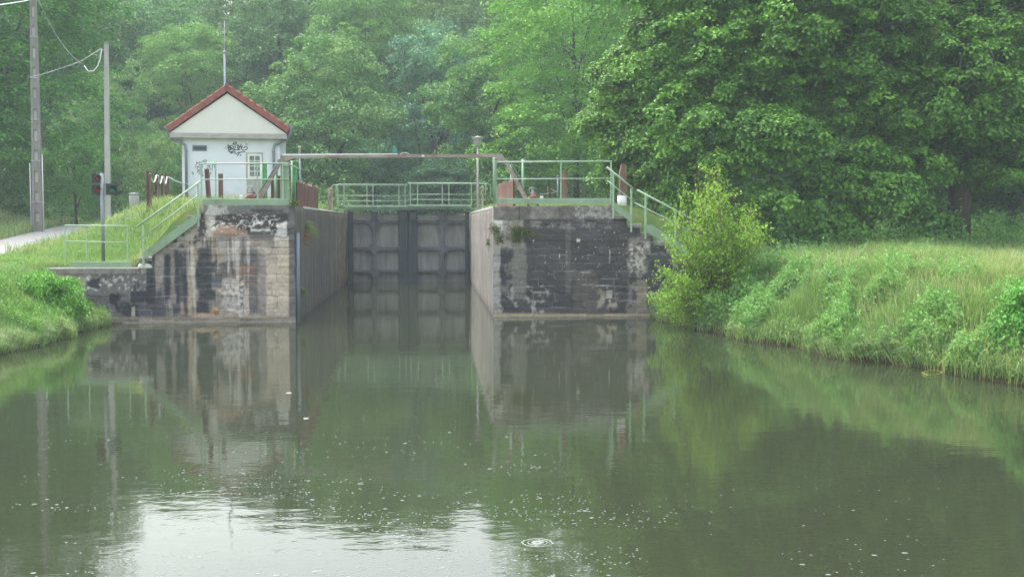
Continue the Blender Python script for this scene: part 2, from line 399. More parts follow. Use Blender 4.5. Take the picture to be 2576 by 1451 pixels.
def water_mat():
    m, n, l, b, o = nt('canal_water')
    tc = n.new('ShaderNodeTexCoord')
    b.inputs['Base Color'].default_value = (0.025, 0.030, 0.017, 1)
    b.inputs['Roughness'].default_value = 0.025
    b.inputs['IOR'].default_value = 1.36
    n1 = n.new('ShaderNodeTexNoise'); n1.inputs['Scale'].default_value = 2.6; n1.inputs['Detail'].default_value = 3; n1.inputs['Roughness'].default_value = 0.55
    n2 = n.new('ShaderNodeTexNoise'); n2.inputs['Scale'].default_value = 17; n2.inputs['Detail'].default_value = 3
    mp = n.new('ShaderNodeMapping'); mp.inputs['Scale'].default_value = (0.6, 1.0, 1.0)
    l.new(tc.outputs['Object'], mp.inputs[0]); l.new(mp.outputs[0], n1.inputs[0]); l.new(mp.outputs[0], n2.inputs[0])
    # calmer inside the lock, ruffled by rain in the open water
    sp = n.new('ShaderNodeSeparateXYZ'); l.new(tc.outputs['Object'], sp.inputs[0])
    mr = n.new('ShaderNodeMapRange'); mr.inputs[1].default_value = 14; mr.inputs[2].default_value = 34; mr.inputs[3].default_value = 1.0; mr.inputs[4].default_value = 0.35
    l.new(sp.outputs['Y'], mr.inputs[0])
    b1 = n.new('ShaderNodeBump'); b1.inputs['Distance'].default_value = 0.0030
    b2 = n.new('ShaderNodeBump'); b2.inputs['Distance'].default_value = 0.0004
    l.new(mr.outputs[0], b1.inputs['Strength']); l.new(mr.outputs[0], b2.inputs['Strength'])
    l.new(n1.outputs[0], b1.inputs['Height']); l.new(n2.outputs[0], b2.inputs['Height']); l.new(b1.outputs[0], b2.inputs['Normal'])
    l.new(b2.outputs[0], b.inputs['Normal'])
    return m
M['water'] = water_mat()
def ground_mat():
    m, n, l, b, o = nt('turf_ground')
    tc = n.new('ShaderNodeTexCoord')
    n1 = n.new('ShaderNodeTexNoise'); n1.inputs['Scale'].default_value = 1.2; n1.inputs['Detail'].default_value = 10; n1.inputs['Roughness'].default_value = 0.7
    l.new(tc.outputs['Object'], n1.inputs[0])
    r = ramp(n, [(0.3, (0.045, 0.075, 0.02)), (0.5, (0.07, 0.12, 0.03)), (0.68, (0.12, 0.13, 0.05))]); l.new(n1.outputs[0], r.inputs[0])
    sp = n.new('ShaderNodeSeparateXYZ'); l.new(tc.outputs['Object'], sp.inputs[0])
    mr = n.new('ShaderNodeMapRange'); mr.inputs[1].default_value = 0.05; mr.inputs[2].default_value = 0.35; l.new(sp.outputs['Z'], mr.inputs[0])
    mx = n.new('ShaderNodeMixRGB'); mx.inputs[1].default_value = (0.06, 0.045, 0.025, 1); l.new(mr.outputs[0], mx.inputs[0]); l.new(r.outputs[0], mx.inputs[2])
    l.new(mx.outputs[0], b.inputs['Base Color']); b.inputs['Roughness'].default_value = 1; b.inputs['Specular IOR Level'].default_value = 0.1
    bp = n.new('ShaderNodeBump'); bp.inputs['Strength'].default_value = 1; bp.inputs['Distance'].default_value = 0.08; l.new(n1.outputs[0], bp.inputs['Height']); l.new(bp.outputs[0], b.inputs['Normal'])
    return m
M['ground'] = ground_mat()
M['path'] = simple('pale_tarmac', (0.25, 0.24, 0.232), 0.95, 0.12, 2.5, stain=(0.22, 0.21, 0.18), stain_amt=0.5, bump=0.4, bscale=50)

# ------------------------------------------------------------------ ground, water, path
def axis(a, b, c, d, step, big):
    return np.concatenate([np.linspace(a, b, big, endpoint=False), np.arange(b, c, step), np.linspace(c, d, big)])
gx = axis(-220, -30, 30, 220, 0.3, 24); gy = axis(-60, 8, 95, 320, 0.4, 34)
GX, GYY = np.meshgrid(gx, gy)
GZ = H(GX, GYY)
nx, ny = len(gx), len(gy)
idx = np.arange(nx * ny).reshape(ny, nx)
fc = np.stack([idx[:-1, :-1], idx[:-1, 1:], idx[1:, 1:], idx[1:, :-1]], -1).reshape(-1, 4)
tag(np_mesh('ground', np.stack([GX, GYY, GZ], -1).reshape(-1, 3), fc, M['ground'], smooth=True), 'grassy canal banks and wooded hillside around the lock', kind='structure')
wat = MB(); wat.add([(-16, -60, 0), (16, -60, 0), (16, GY + 0.6, 0), (-16, GY + 0.6, 0)], [(0, 1, 2, 3)])
tag(wat.build('water', M['water']), 'still olive canal water pocked by rain below the lock', kind='structure')
wat = MB(); wat.add([(-3.7, GY + 0.8, 2.45), (1.95, GY + 0.8, 2.45), (1.95, 92, 2.45), (-3.7, 92, 2.45)], [(0, 1, 2, 3)])
tag(wat.build('chamber_water', M['water']), 'high water held behind the closed lock gate', kind='structure')
ys = np.arange(-40, 66, 1.0)
pv = []; pf = []
for i, y in enumerate(ys):
    for k, dx in enumerate((-1.4, -0.7, 0.0, 0.7, 1.4)):
        x = path_c(y) + dx
        zz = max(float(H(x + a, y + c)) for a in (-.15, .15) for c in (-.3, .3)) if y > 20 else float(H(x, y))
        pv.append((x, y, max(zz, float(path_z(y))) + 0.03 + 0.03 * (1 - abs(dx) / 1.25)))
for i in range(len(ys) - 1):
    for k in range(4):
        a = i * 5 + k; pf.append((a, a + 1, a + 6, a + 5))
pm = MB(); pm.add(pv, pf, True)
tag(pm.build('towpath', M['path']), 'pale surfaced towpath climbing beside the lock', kind='structure')

# ------------------------------------------------------------------ lock walls: painted, displaced masonry fronts
def soft(X, Y, x0, x1, y0, y1, e=14, wob=None):
    d = np.minimum(np.minimum(X - x0, x1 - X), np.minimum(Y - y0, y1 - Y))
    if wob is not None: d = d + wob
    return sst(-e, e, d)
def courses(zs, x0, x1, wmin, wmax, seed, quoin=None):
    """returns for each course its joint positions"""
    r = random.Random(seed); out = []
    for k in range(len(zs) - 1):
        xs = [x0]
        if quoin and quoin[0] == 'L': xs.append(x0 + quoin[1] * (1.0 if k % 2 else 0.7))
        while xs[-1] < x1: xs.append(xs[-1] + r.uniform(wmin, wmax))
        if quoin and quoin[0] == 'R':
            q = x1 - quoin[1] * (1.0 if k % 2 else 0.8); xs = [x for x in xs if x < q - 0.18] + [q]
        xs.append(x1 + 0.001)
        out.append(sorted(xs))
    return out
def masonry(name, x0, x1, Y, zs, seed, topfn, paint, parent, quoin, label=None, step=0.02, z_lo=-0.3):
    xs = np.arange(x0, x1 + step * .5, step); zz = np.arange(z_lo, ZT + 0.001, step); zz[-1] = ZT
    X, Z = np.meshgrid(xs, zz)
    js = courses(zs, x0, x1, 0.35, 0.95, seed, quoin)
    wx = X + (fbm(X * 3, Z * 3, seed, 3) - .5) * 0.05; wz = Z + (fbm(X * 2.5, Z * 2.5, seed + 9, 3) - .5) * 0.05
    dj = np.full(X.shape, 9.0); bid = np.zeros(X.shape)
    for k in range(len(zs) - 1):
        inz = (wz >= zs[k]) & (wz < zs[k + 1])
        dz = np.minimum(wz - zs[k], zs[k + 1] - wz)
        J = np.array(js[k]); i = np.clip(np.searchsorted(J, wx) - 1, 0, len(J) - 2)
        dx = np.minimum(wx - J[i], J[i + 1] - wx)
        dj = np.where(inz, np.minimum(dz, dx), dj)
        bid = np.where(inz, (k * 31 + i * 7) % 97 + 1, bid)
    hb = np.sin(bid * 12.9898 + seed) * 43758.5453; rb = hb - np.floor(hb)
    joint = (1 - sst(0.003, 0.018, dj)) * sst(.3, .55, fbm(X * 2.7, Z * 2.7, seed + 40, 3))
    depth = -0.018 * joint + 0.03 * (rb - 0.5) * (bid > 0) + 0.035 * (fbm(X * 5, Z * 7, seed + 4, 5) - 0.5)
    u, v = proj(X, np.full_like(X, Y), Z)
    col = paint(X, Z, u, v, rb, joint)
    Yp = Y - depth
    top = topfn(X)
    keep = Z <= top + 1e-6
    ids = np.arange(X.size).reshape(X.shape)
    kf = keep[1:, :-1] & keep[1:, 1:]
    f = np.stack([ids[:-1, :-1], ids[:-1, 1:], ids[1:, 1:], ids[1:, :-1]], -1)[kf]
    vv = np.stack([X, Yp, Z], -1).reshape(-1, 3); cc = col.reshape(-1, 3)
    used = np.unique(f); mp = np.full(len(vv), -1); mp[used] = np.arange(len(used))
    vv = vv[used] - np.array(parent.location)
    return np_mesh(name, vv, mp[f], M['wall'], cc[used], parent, smooth=True)

WK = 1.08
def web(X, Y, s, seed):          # thin wandering bright lines
    n = fbm(X / s, Y / (s * 0.42), seed, 4)
    return 1 - sst(0.0, 0.035, np.abs(n - 0.5))
def paint_left(X, Z, u, v, rb, joint):
    a = (u / .907 - 330) * 4.268; b = (v / .907 - 560) * 4.268       # position on the wall as measured
    wob = (fbm(X * 4, Z * 4, 21, 4) - .5) * 110
    fine = fbm(X * 14, Z * 14, 5, 4); streak = fbm(X * 7, Z * 0.7, 8, 4); mid = fbm(X * 2.3, Z * 3.1, 17, 4)
    col = np.zeros(X.shape + (3,)) + lin((140, 128, 117))
    def lay(c, m):
        nonlocal col
        m = np.clip(m, 0, 1)[..., None]; col = col * (1 - m) + lin(c) * m
    lay((150, 140, 130), sst(.45, .75, fine) * .8)
    lay((92, 84, 84), sst(.5, .75, mid) * .7)
    lay((72, 68, 72), soft(a, b, 330, 830, 600, 1360, 40, wob))
    lay((40, 42, 48), soft(a, b, 330, 840, 600, 1200, 40, wob) * sst(.5, .68, streak))
    lay((128, 120, 115), soft(a, b, 330, 860, 560, 1360, 30, wob) * sst(.56, .72, fbm(X * 9, Z * 0.6, 77, 4)))
    lay((95, 90, 90), soft(a, b, -400, 330, 830, 1360, 20, wob))
    lay((165, 160, 155), soft(a, b, -400, 330, 860, 1050, 20, wob) * sst(.52, .66, fine))
    lay((38, 38, 42), soft(a, b, -400, 420, 900, 1360, 20, wob) * sst(.5, .6, fbm(X * 3, Z * 3, 31, 4)))
    lay((36, 38, 45), soft(a, b, 135, 345, 1055, 1192, 6, wob * .1))
    lay((72, 68, 74), soft(a, b, 225, 415, 1210, 1350, 8, wob * .1))
    lay((150, 140, 132), soft(a, b, 150, 190, 1240, 1350, 8, wob * .2))
    for x0, x1, y0, y1, k in ((545, 605, 620, 1140, .9), (680, 715, 640, 1210, .85), (770, 800, 500, 1320, .6), (320, 380, 700, 1130, .8)):
        lay((34, 35, 40), soft(a, b, x0, x1, y0, y1, 16, wob * .4) * k)
    for x0, x1, y0, y1, k in ((615, 655, 640, 1200, .6), (725, 765, 1180, 1330, .8), (655, 675, 1090, 1200, .7)):
        lay((140, 128, 120), soft(a, b, x0, x1, y0, y1, 14, wob * .3) * k)
    lay((125, 118, 112), soft(a, b, 600, 830, 350, 560, 30, wob) * .6)
    lay((48, 46, 48), soft(a, b, 640, 1060, 330, 700, 40, wob) * sst(.45, .6, fbm(X * 6, Z * 6, 41, 5)))
    lay((152, 138, 118), soft(a, b, 820, 912, 700, 1335, 8, wob * .2) * .85)
    lay((146, 124, 104), soft(a, b, 868, 942, 560, 692, 8, wob * .2))
    lay((142, 126, 116), soft(a, b, 1060, 1235, 556, 700, 12, wob * .3))
    lay((128, 122, 118), soft(a, b, 1165, 1525, 405, 545, 10, wob * .2) * .8)
    lay((150, 144, 120), soft(a, b, 1065, 1160, 405, 520, 12, wob * .3) * .8)
    lay((130, 124, 122), soft(a, b, 1235, 1700, 600, 760, 20, wob) * .6)
    lay((76, 70, 72), soft(a, b, 1440, 1650, 555, 1320, 22, wob * .7) * .8)
    lay((50, 48, 52), soft(a, b, 1165, 1420, 720, 900, 20, wob) * .75)
    lay((62, 58, 60), soft(a, b, 830, 1740, 400, 1340, 30, wob) * sst(.56, .72, fbm(X * 10, Z * .45, 88, 4)) * .8)
    lay((176, 168, 160), soft(a, b, 830, 1740, 400, 1340, 30, wob) * sst(.60, .74, fbm(X * 12, Z * .6, 89, 4)) * .7)
    lay((160, 154, 148), soft(a, b, 1235, 1470, 940, 1340, 20, wob) * sst(.4, .55, fine))
    lay((150, 104, 78), soft(a, b, 1240, 1720, 740, 980, 20, wob) * (joint * .7 + .2 * sst(.55, .7, mid)))
    lay((150, 104, 80), soft(a, b, 650, 1700, 1000, 1340, 20, wob) * sst(.62, .74, fbm(X * 4, Z * 5, 55, 4)) * .35)
    lay((58, 56, 58), soft(a, b, 925, 1085, 560, 1310, 26, wob * .6) * .75)
    for x0, x1, y0, y1 in ((950, 1062, 548, 692), (918, 1150, 708, 842), (915, 1090, 862, 1024), (938, 1150, 1036, 1160), (925, 1055, 1182, 1310)):
        lay((42, 43, 48), soft(a, b, x0, x1, y0, y1, 20, wob * .45) * (.75 + .25 * sst(.3, .6, fine)))
    lay((72, 76, 84), soft(a, b, 1095, 1215, 880, 1015, 12, wob * .2) * .8)
    lay((160, 147, 132), soft(a, b, 1735, 2025, 545, 1345, 10, wob * .35))
    lay((186, 170, 150), soft(a, b, 1745, 2015, 545, 1345, 10, wob * .3) * sst(.5, .62, fbm(X * 2, Z * 9, 61, 4)) * .7)
    lay((120, 110, 105), soft(a, b, 1665, 1745, 760, 1345, 12, wob * .4) * .7)
    lay((180, 168, 158), soft(a, b, 1840, 2010, 405, 545, 10, wob * .3))
    lay((112, 84, 70), soft(a, b, 1300, 1700, 400, 470, 10, wob * .3) * .3)
    # dark crust with brown stone and a white limewash web near the top
    lay((58, 52, 52), soft(a, b, 950, 2000, 120, 410, 25, wob * .6))
    lay((148, 118, 102), soft(a, b, 1075, 1520, 255, 405, 22, wob) * sst(.4, .55, mid))
    lay((170, 160, 150), soft(a, b, 1040, 1120, 60, 400, 25, wob) * .7)
    lay((210, 204, 198), soft(a, b, 1085, 1900, 140, 345, 20, wob * .5) * web(a, b, 190, 71) * .95)
    lay((205, 198, 192), soft(a, b, 1000, 1880, 150, 400, 20, wob * .5) * web(a + 400, b * 1.3, 120, 73) * .7)
    lay((215, 208, 204), soft(a, b, 1560, 1800, 310, 350, 8, wob * .5) + soft(a, b, 1850, 1975, 250, 395, 14, wob * .6) * .7)
    lay((84, 80, 78), soft(a, b, 1540, 1800, 352, 440, 12, wob * .3) * .8)
    # coping
    lay((98, 96, 92), soft(a, b, 1000, 2120, -40, 128, 7, wob * .12))
    lay((170, 165, 160), soft(a, b, 1050, 1290, 50, 140, 20, wob) * .75)
    lay((62, 60, 60), soft(a, b, 1250, 2100, 85, 128, 8, wob * .3) * sst(.45, .6, mid))
    lay((70, 70, 72), soft(a, b, 2010, 2130, 60, 1400, 8, wob * .1) * .8)
    lay((160, 128, 92), soft(a, b, 860, 1230, 1322, 1350, 6, wob * .4) * .55)
    lay((150, 142, 122), joint * soft(a, b, 820, 1700, 700, 1330, 20) * .15)
    lay((138, 130, 120), joint * soft(a, b, 0, 840, 700, 1330, 20) * .45)
    lay((60, 56, 54), joint * soft(a, b, 1740, 2030, 540, 1340, 10) * .35)
    lay((122, 112, 96), sst(1352, 1372, b) * .9)
    lay((70, 66, 52), sst(1400, 1440, b) * .8)
    g = (0.80 + 0.4 * fine) * (0.88 + 0.24 * rb)
    return np.clip(col * g[..., None] * WK * 1.1, 0.01, 0.8)
def paint_right(X, Z, u, v, rb, joint):
    a = (u / .907 - 1280) * 2.9015; b = (v / .907 - 400) * 2.9015
    wob = (fbm(X * 4, Z * 4, 121, 4) - .5) * 75
    fine = fbm(X * 16, Z * 16, 105, 4); mid = fbm(X * 2.3, Z * 3.1, 117, 4); sp = fbm(X * 7, Z * 7, 131, 5)
    col = np.zeros(X.shape + (3,)) + lin((63, 58, 58))
    def lay(c, m):
        nonlocal col
        m = np.clip(m, 0, 1)[..., None]; col = col * (1 - m) + lin(c) * m
    lay((72, 68, 70), sst(.5, .7, mid) * .7)
    lay((46, 47, 52), sst(.55, .7, fbm(X * 3, Z * 9, 9, 3)) * .6)
    lay((104, 100, 94), soft(a, b, 240, 520, 800, 1260, 14, wob * .7))
    lay((50, 49, 54), soft(a, b, 280, 400, 830, 1350, 16, wob) * sst(.38, .5, sp))
    lay((160, 154, 150), soft(a, b, 232, 320, 600, 1380, 8, wob * .6) * .7)
    lay((150, 146, 142), soft(a, b, 240, 700, 1140, 1370, 12, wob) * sst(.58, .68, sp) * .8)
    lay((150, 142, 136), soft(a, b, 232, 500, 560, 830, 10, wob * .5))
    lay((196, 192, 188), soft(a, b, 245, 330, 560, 690, 12, wob * .7))
    lay((88, 84, 82), soft(a, b, 835, 880, 690, 1210, 7, wob * .15) * .8)
    lay((110, 104, 102), soft(a, b, 500, 1210, 600, 680, 10, wob * .8) * sst(.42, .6, sp))
    lay((118, 110, 106), soft(a, b, 1340, 1800, 740, 1370, 20, wob) * sst(.4, .56, sp))
    lay((176, 168, 160), soft(a, b, 1350, 1520, 800, 1030, 20, wob) * sst(.46, .56, fine) * .8)
    lay((46, 45, 50), soft(a, b, 1480, 1700, 880, 1200, 20, wob) * .8)
    lay((140, 128, 112), soft(a, b, 1410, 1490, 1090, 1350, 12, wob * .4) * .8)
    lay((150, 138, 124), soft(a, b, 1090, 1260, 1190, 1320, 14, wob) * sst(.42, .55, sp))
    lay((92, 82, 78), soft(a, b, 900, 1090, 1020, 1350, 20, wob) * .6)
    lay((190, 184, 178), joint * sst(.50, .60, fbm(X * 2.2, Z * 1.3, 141, 3)) * soft(a, b, 560, 1360, 850, 1330, 20) * .3)
    lay((100, 94, 92), joint * .12)
    lay((200, 196, 190), soft(a, b, 560, 1340, 620, 1240, 20) * sst(.86, .89, fbm(X * 15, Z * 15, 151, 2)) * .8)
    lay((200, 192, 184), soft(a, b, 925, 955, 762, 790, 5, wob * .1))
    for x0, x1, y0, y1 in ((1190, 1196, 850, 960), (965, 1065, 1127, 1134), (1075, 1195, 1134, 1140), (960, 1040, 1028, 1034), (1165, 1215, 1175, 1240), (570, 700, 1188, 1194)):
        lay((170, 164, 158), soft(a, b, x0, x1, y0, y1, 4, wob * .06))
    # coping stones
    cop = soft(a, b, 225, 1215, 440, 606, 5, wob * .06)
    lay((104, 97, 92), cop); lay((128, 120, 114), cop * sst(.45, .6, sp) * .7); lay((78, 72, 68), cop * sst(.5, .62, mid) * .7)
    lay((150, 146, 144), soft(a, b, 900, 1212, 490, 600, 10, wob) * sst(.48, .6, fine) * .8)
    lay((30, 28, 28), soft(a, b, 461, 467, 470, 604, 3))
    lay((34, 32, 32), soft(a, b, 240, 1340, 604, 614, 3, wob * .05) * .7)
    lay((66, 74, 38), np.exp(-(((a - 425) / 62) ** 2 + ((b - 700) / 85) ** 2)) * 1.3 * sst(.35, .55, sp))
    lay((66, 74, 38), np.exp(-(((a - 500) / 70) ** 2 + ((b - 690) / 40) ** 2)) * 1.0 * sst(.35, .55, sp))
    lay((150, 136, 108), sst(1352, 1372, b)); lay((92, 84, 62), sst(1388, 1410, b) * .8)
    g = (0.80 + 0.4 * fine) * (0.9 + 0.2 * rb)
    return np.clip(col * g[..., None] * WK, 0.01, 0.8)

LW = empty('lock_wall', ((XL - 9.9) / 2, FY_L, 0)); tag(LW, 'stained stone lock wall with white limewash web and tan corner stones, stepping down to a terrace', 'wall')
RW = empty('lock_wall', ((XR + 8.3) / 2, FY_R, 0)); tag(RW, 'blackened stone lock wall with moss tufts, beside the yellow-green bush', 'wall')
# stair profile of the left wall (x of the left end of each tread, tread height)
xs0 = PX(505, FY_L); xt = PX(350, FY_L)
nst = 5
st_h = [ZT - (ZT - 1.45) * (k + 1) / (nst + 1) for k in range(nst + 1)]
def top_left(X):
    t = np.where(X >= xs0, ZT, 1.28)
    for k in range(nst):
        a = xs0 + (xt - xs0) * (k + 1) / nst; b = xs0 + (xt - xs0) * k / nst
        t = np.where((X >= a) & (X < b), st_h[k] - 0.02, t)
    return t
zsL = [-.4, 0.08, 0.36, 0.70, 1.03, 1.24, 1.46, 1.78, 1.97, 2.14, 2.30, 2.46, 2.62, 2.79, ZT + .01]
masonry('stone_face', -9.95, XL, FY_L, zsL, 5, top_left, paint_left, LW, ('R', 0.62))
xe = PX(1545, FY_R)
def top_right(X):
    t = np.where(X <= xe, ZT, ZT)
    for k in range(9):
        a = xe + 0.37 * k
        t = np.where((X > a), max(0.35, ZT - 0.245 * (k + 1) - 0.02), t)
    return t
zsR = [-.4, 0.08, 0.26, 0.45, 0.66, 0.86, 1.06, 1.28, 1.5, 1.72, 1.92, 2.1, 2.3, 2.57, ZT + .01]
masonry('stone_face', XR, 8.3, FY_R, zsR, 12, top_right, paint_right, RW, ('L', 0.7))
# backing and flat tops behind the faces
b = MB(); b.box(xs0, XL - 0.6, FY_L + 0.04, FY_L + 1.2, -0.5, ZT - 0.01); b.build('coping_slab', M['concrete'], LW)
b = MB(); b.box(-9.95, xt, FY_L - 0.02, FY_L + 0.75, 1.28, 1.44); b.build('terrace_slab', M['step'], LW, 0.02)
for k in range(nst):
    a = xs0 + (xt - xs0) * (k + 1) / nst; c = xs0 + (xt - xs0) * k / nst
    s = MB(); s.cbox(a - 0.03, c, FY_L - 0.035, FY_L + 1.0, st_h[k] - 0.10, st_h[k], 0.02); s.box(a + .02, c, FY_L + 0.06, FY_L + 1.0, 0.9, st_h[k] - 0.10); s.build('step', M['step'], LW)
b = MB(); b.cbox(XR + 0.55, xe, FY_R + 0.05, FY_R + 1.2, -0.5, ZT - 0.01); b.build('coping_slab', M['concrete'], RW)
for k in range(8):
    a = xe + 0.37 * k; z = ZT - 0.245 * (k + 1)
    s = MB(); s.cbox(a, a + 0.40, FY_R - 0.04, FY_R + 1.1, z - 0.11, z, 0.02); s.box(a, a + 0.37, FY_R + 0.06, FY_R + 1.1, 0.2, z - .11); s.build('step', M['step'], RW)
# plinth just above the water
p = MB(); p.cbox(-8.0, XL + 0.02, FY_L - 0.15, FY_L + 0.02, -0.4, 0.025, 0.012); p.build('plinth', M['step'], LW)
p = MB(); p.cbox(XR - 0.03, 5.9, FY_R - 0.12, FY_R + 0.02, -0.4, 0.025, 0.012); p.build('plinth', M['step'], RW)

def side_wall(name, xface, sgn, y0, y1, mat, parent, seed, top):
    """chamber face running in depth, with a slightly uneven worn top edge"""
    ys_ = np.arange(y0, y1 + .01, 0.06); zs_ = np.linspace(-0.3, 1, 36)
    YY, T = np.meshgrid(ys_, zs_)
    tp = top(YY) + 0.025 * (fbm(YY * 1.3, YY * 0, seed, 4) - .5)
    ZZ = -0.3 + (tp + 0.3) * (T + 0.3) / 1.3
    cr = sst(0.12, 0.0, tp - ZZ) * 0.04
    XX = xface + sgn * (cr + 0.02 * (fbm(YY * 3, ZZ * 3, seed + 2, 4) - .5))
    n1, n2 = YY.shape; ids = np.arange(n1 * n2).reshape(n1, n2)
    f = np.stack([ids[:-1, :-1], ids[:-1, 1:], ids[1:, 1:], ids[1:, :-1]], -1).reshape(-1, 4)
    if sgn < 0: pass
    vv = np.stack([XX, YY, ZZ], -1).reshape(-1, 3)
    # top slab
    ttop = np.stack([XX[-1], YY[-1], ZZ[-1]], -1); far_ = ttop.copy(); far_[:, 0] = xface + sgn * 1.6
    o = len(vv); vv = np.concatenate([vv, ttop, far_]); m = len(ttop); k = np.arange(m - 1)
    f = np.concatenate([f, np.stack([o + k, o + k + 1, o + m + k + 1, o + m + k], -1)])
    vv = vv - np.array(parent.location)
    return np_mesh(name, vv, f, mat, None, parent, smooth=True)
side_wall('chamber_face', XL, -1, FY_L + 0.0, GY + 1.0, M['chL'], LW, 3, lambda y: np.interp(y, [31, 33, 40, 53], [ZT - .01, 3.06, 3.03, 2.98]))
side_wall('chamber_face', XR, 1, FY_R + 0.0, GY + 1.0, M['chR'], RW, 4, lambda y: np.interp(y, [31, 34, 40, 53], [ZT - .01, 3.06, 3.05, 3.0]))
for par, xf, sg, mt in ((LW, XL, -1, M['chL']), (RW, XR, 1, M['chR'])):
    s = MB(); s.box(xf, xf + sg * 0.5, GY + 1.0, 92, -1, 3.0); s.build('upper_chamber_wall', mt, par)
# pale worn edge stones on the chamber tops
e = MB()
for k in range(9):
    y = 34.2 + k * 1.9; e.cbox(XL - 0.5, XL - 0.005, y, y + 1.86, 3.0, 3.075 - 0.009 * k, 0.03)
e.build('edge_stones', M['concrete_pale'], LW)
e = MB()
for k in range(9):
    y = 34.6 + k * 1.9; e.cbox(XR + 0.005, XR + 0.5, y, y + 1.86, 3.0, 3.085 - 0.006 * k, 0.03)
e.build('edge_stones', M['concrete_pale'], RW)
# fender pipe at the left corner and lichen disc
p = MB(); p.tube([(XL + .045, FY_L + 0.10, -0.3), (XL + .045, FY_L + 0.10, 1.3), (XL + .05, FY_L + 0.12, 2.35)], 0.055, 10)
p.build('corner_guard', M['pipe'], LW)
lc = P(543, 782, FY_L)
p = MB(); p.lathe((lc.x, FY_L + 0.02, lc.z), [(0.0, -0.075), (0.05, -0.07), (0.085, -0.05), (0.098, 0.0)], 20, 'y'); p.build('round_boss', M['lichen'], LW)

# ------------------------------------------------------------------ lock gate with its footbridges
def gate_leaf(u0, u1, mid, label, sgn):
    x0, x1 = PX(u0, GY), PX(u1, GY); xm = PX(mid, GY)
    t = empty('lock_gate', ((x0 + x1) / 2, GY, 0)); tag(t, label, 'lock gate')
    Z = lambda v: PV(v, GY)
    pn = MB(); pn.box(x0, x1, GY + 0.20, GY + 0.26, -0.6, Z(560)); pn.build('panel', M['gatepanel'], t)
    tp = MB(); tp.box(x0, x1, GY + 0.16, GY + 0.22, Z(558), Z(541)); tp.build('top_board', M['lintel'], t)
    hb = MB()
    for va, vb in ((553, 561), (621, 629), (679, 685)):
        hb.cbox(x0, x1, GY, GY + 0.2, Z(vb), Z(va), 0.01)
        o = hb.build('cross_beam', M['gate'], t); hb = MB()
    b = MB(); b.cbox(xm - 0.075, xm + 0.075, GY - 0.03, GY + 0.2, -0.5, Z(534)); b.build('centre_post', M['gate'], t)
    b = MB(); b.box(xm - 0.32, xm + 0.32, GY - 0.045, GY - 0.035, 0, 0.001)
    for vv in (561, 625, 683):                             # diamond gussets over the crossings
        g = MB(); z = Z(vv); q = 0.27 if vv != 561 else 0.3
        g.prism([(xm - q, z), (xm - 0.06, z - q), (xm + 0.06, z - q), (xm + q, z), (xm + 0.06, z + q * .8), (xm - 0.06, z + q * .8)], GY - 0.05, GY - 0.005)
        g.build('gusset', M['gate'], t)
    for xa, xb in ((x0, x0 + 0.17), (x1 - 0.17, x1)) if sgn else ():
        pass
    if sgn < 0: heel, mitre = (x0, x0 + 0.20), (x1 - 0.42, x1)
    else: heel, mitre = (x1 - 0.17, x1), (x0, x0 + 0.40)
    b = MB(); b.cbox(heel[0], heel[1], GY - 0.05, GY + 0.3, -0.5, Z(532)); b.build('heel_post', M['gatedark'], t)
    b = MB(); b.cbox(mitre[0], mitre[1] - 0.004, GY - 0.07, GY + 0.3, -0.5, Z(530), .03)
    for k in (0.33, 0.66):
        xx = mitre[0] + (mitre[1] - mitre[0]) * k; b.cbox(xx - .03, xx + .03, GY - 0.09, GY - 0.07, -0.5, Z(545), .008)
    b.build('mitre_post', M['gatedark'], t)
    # dark brackets carrying the walkway
    for xx in (xm, mitre[0] + 0.2):
        b = MB(); b.prism([(xx - .16, Z(533)), (xx + .16, Z(533)), (xx + .12, Z(546)), (xx + .05, Z(556)), (xx - .05, Z(556)), (xx - .12, Z(546))], GY - 0.35, GY + 0.1); b.build('bracket', M['gatedark'], t)
    return t
gate_leaf(876, 1027, 941, 'closed grey lock gate leaf with diamond plates, hinged on the limewashed wall side', -1)
gate_leaf(1027, 1180, 1112, 'closed grey lock gate leaf with diamond plates, hinged on the blackened wall side', 1)

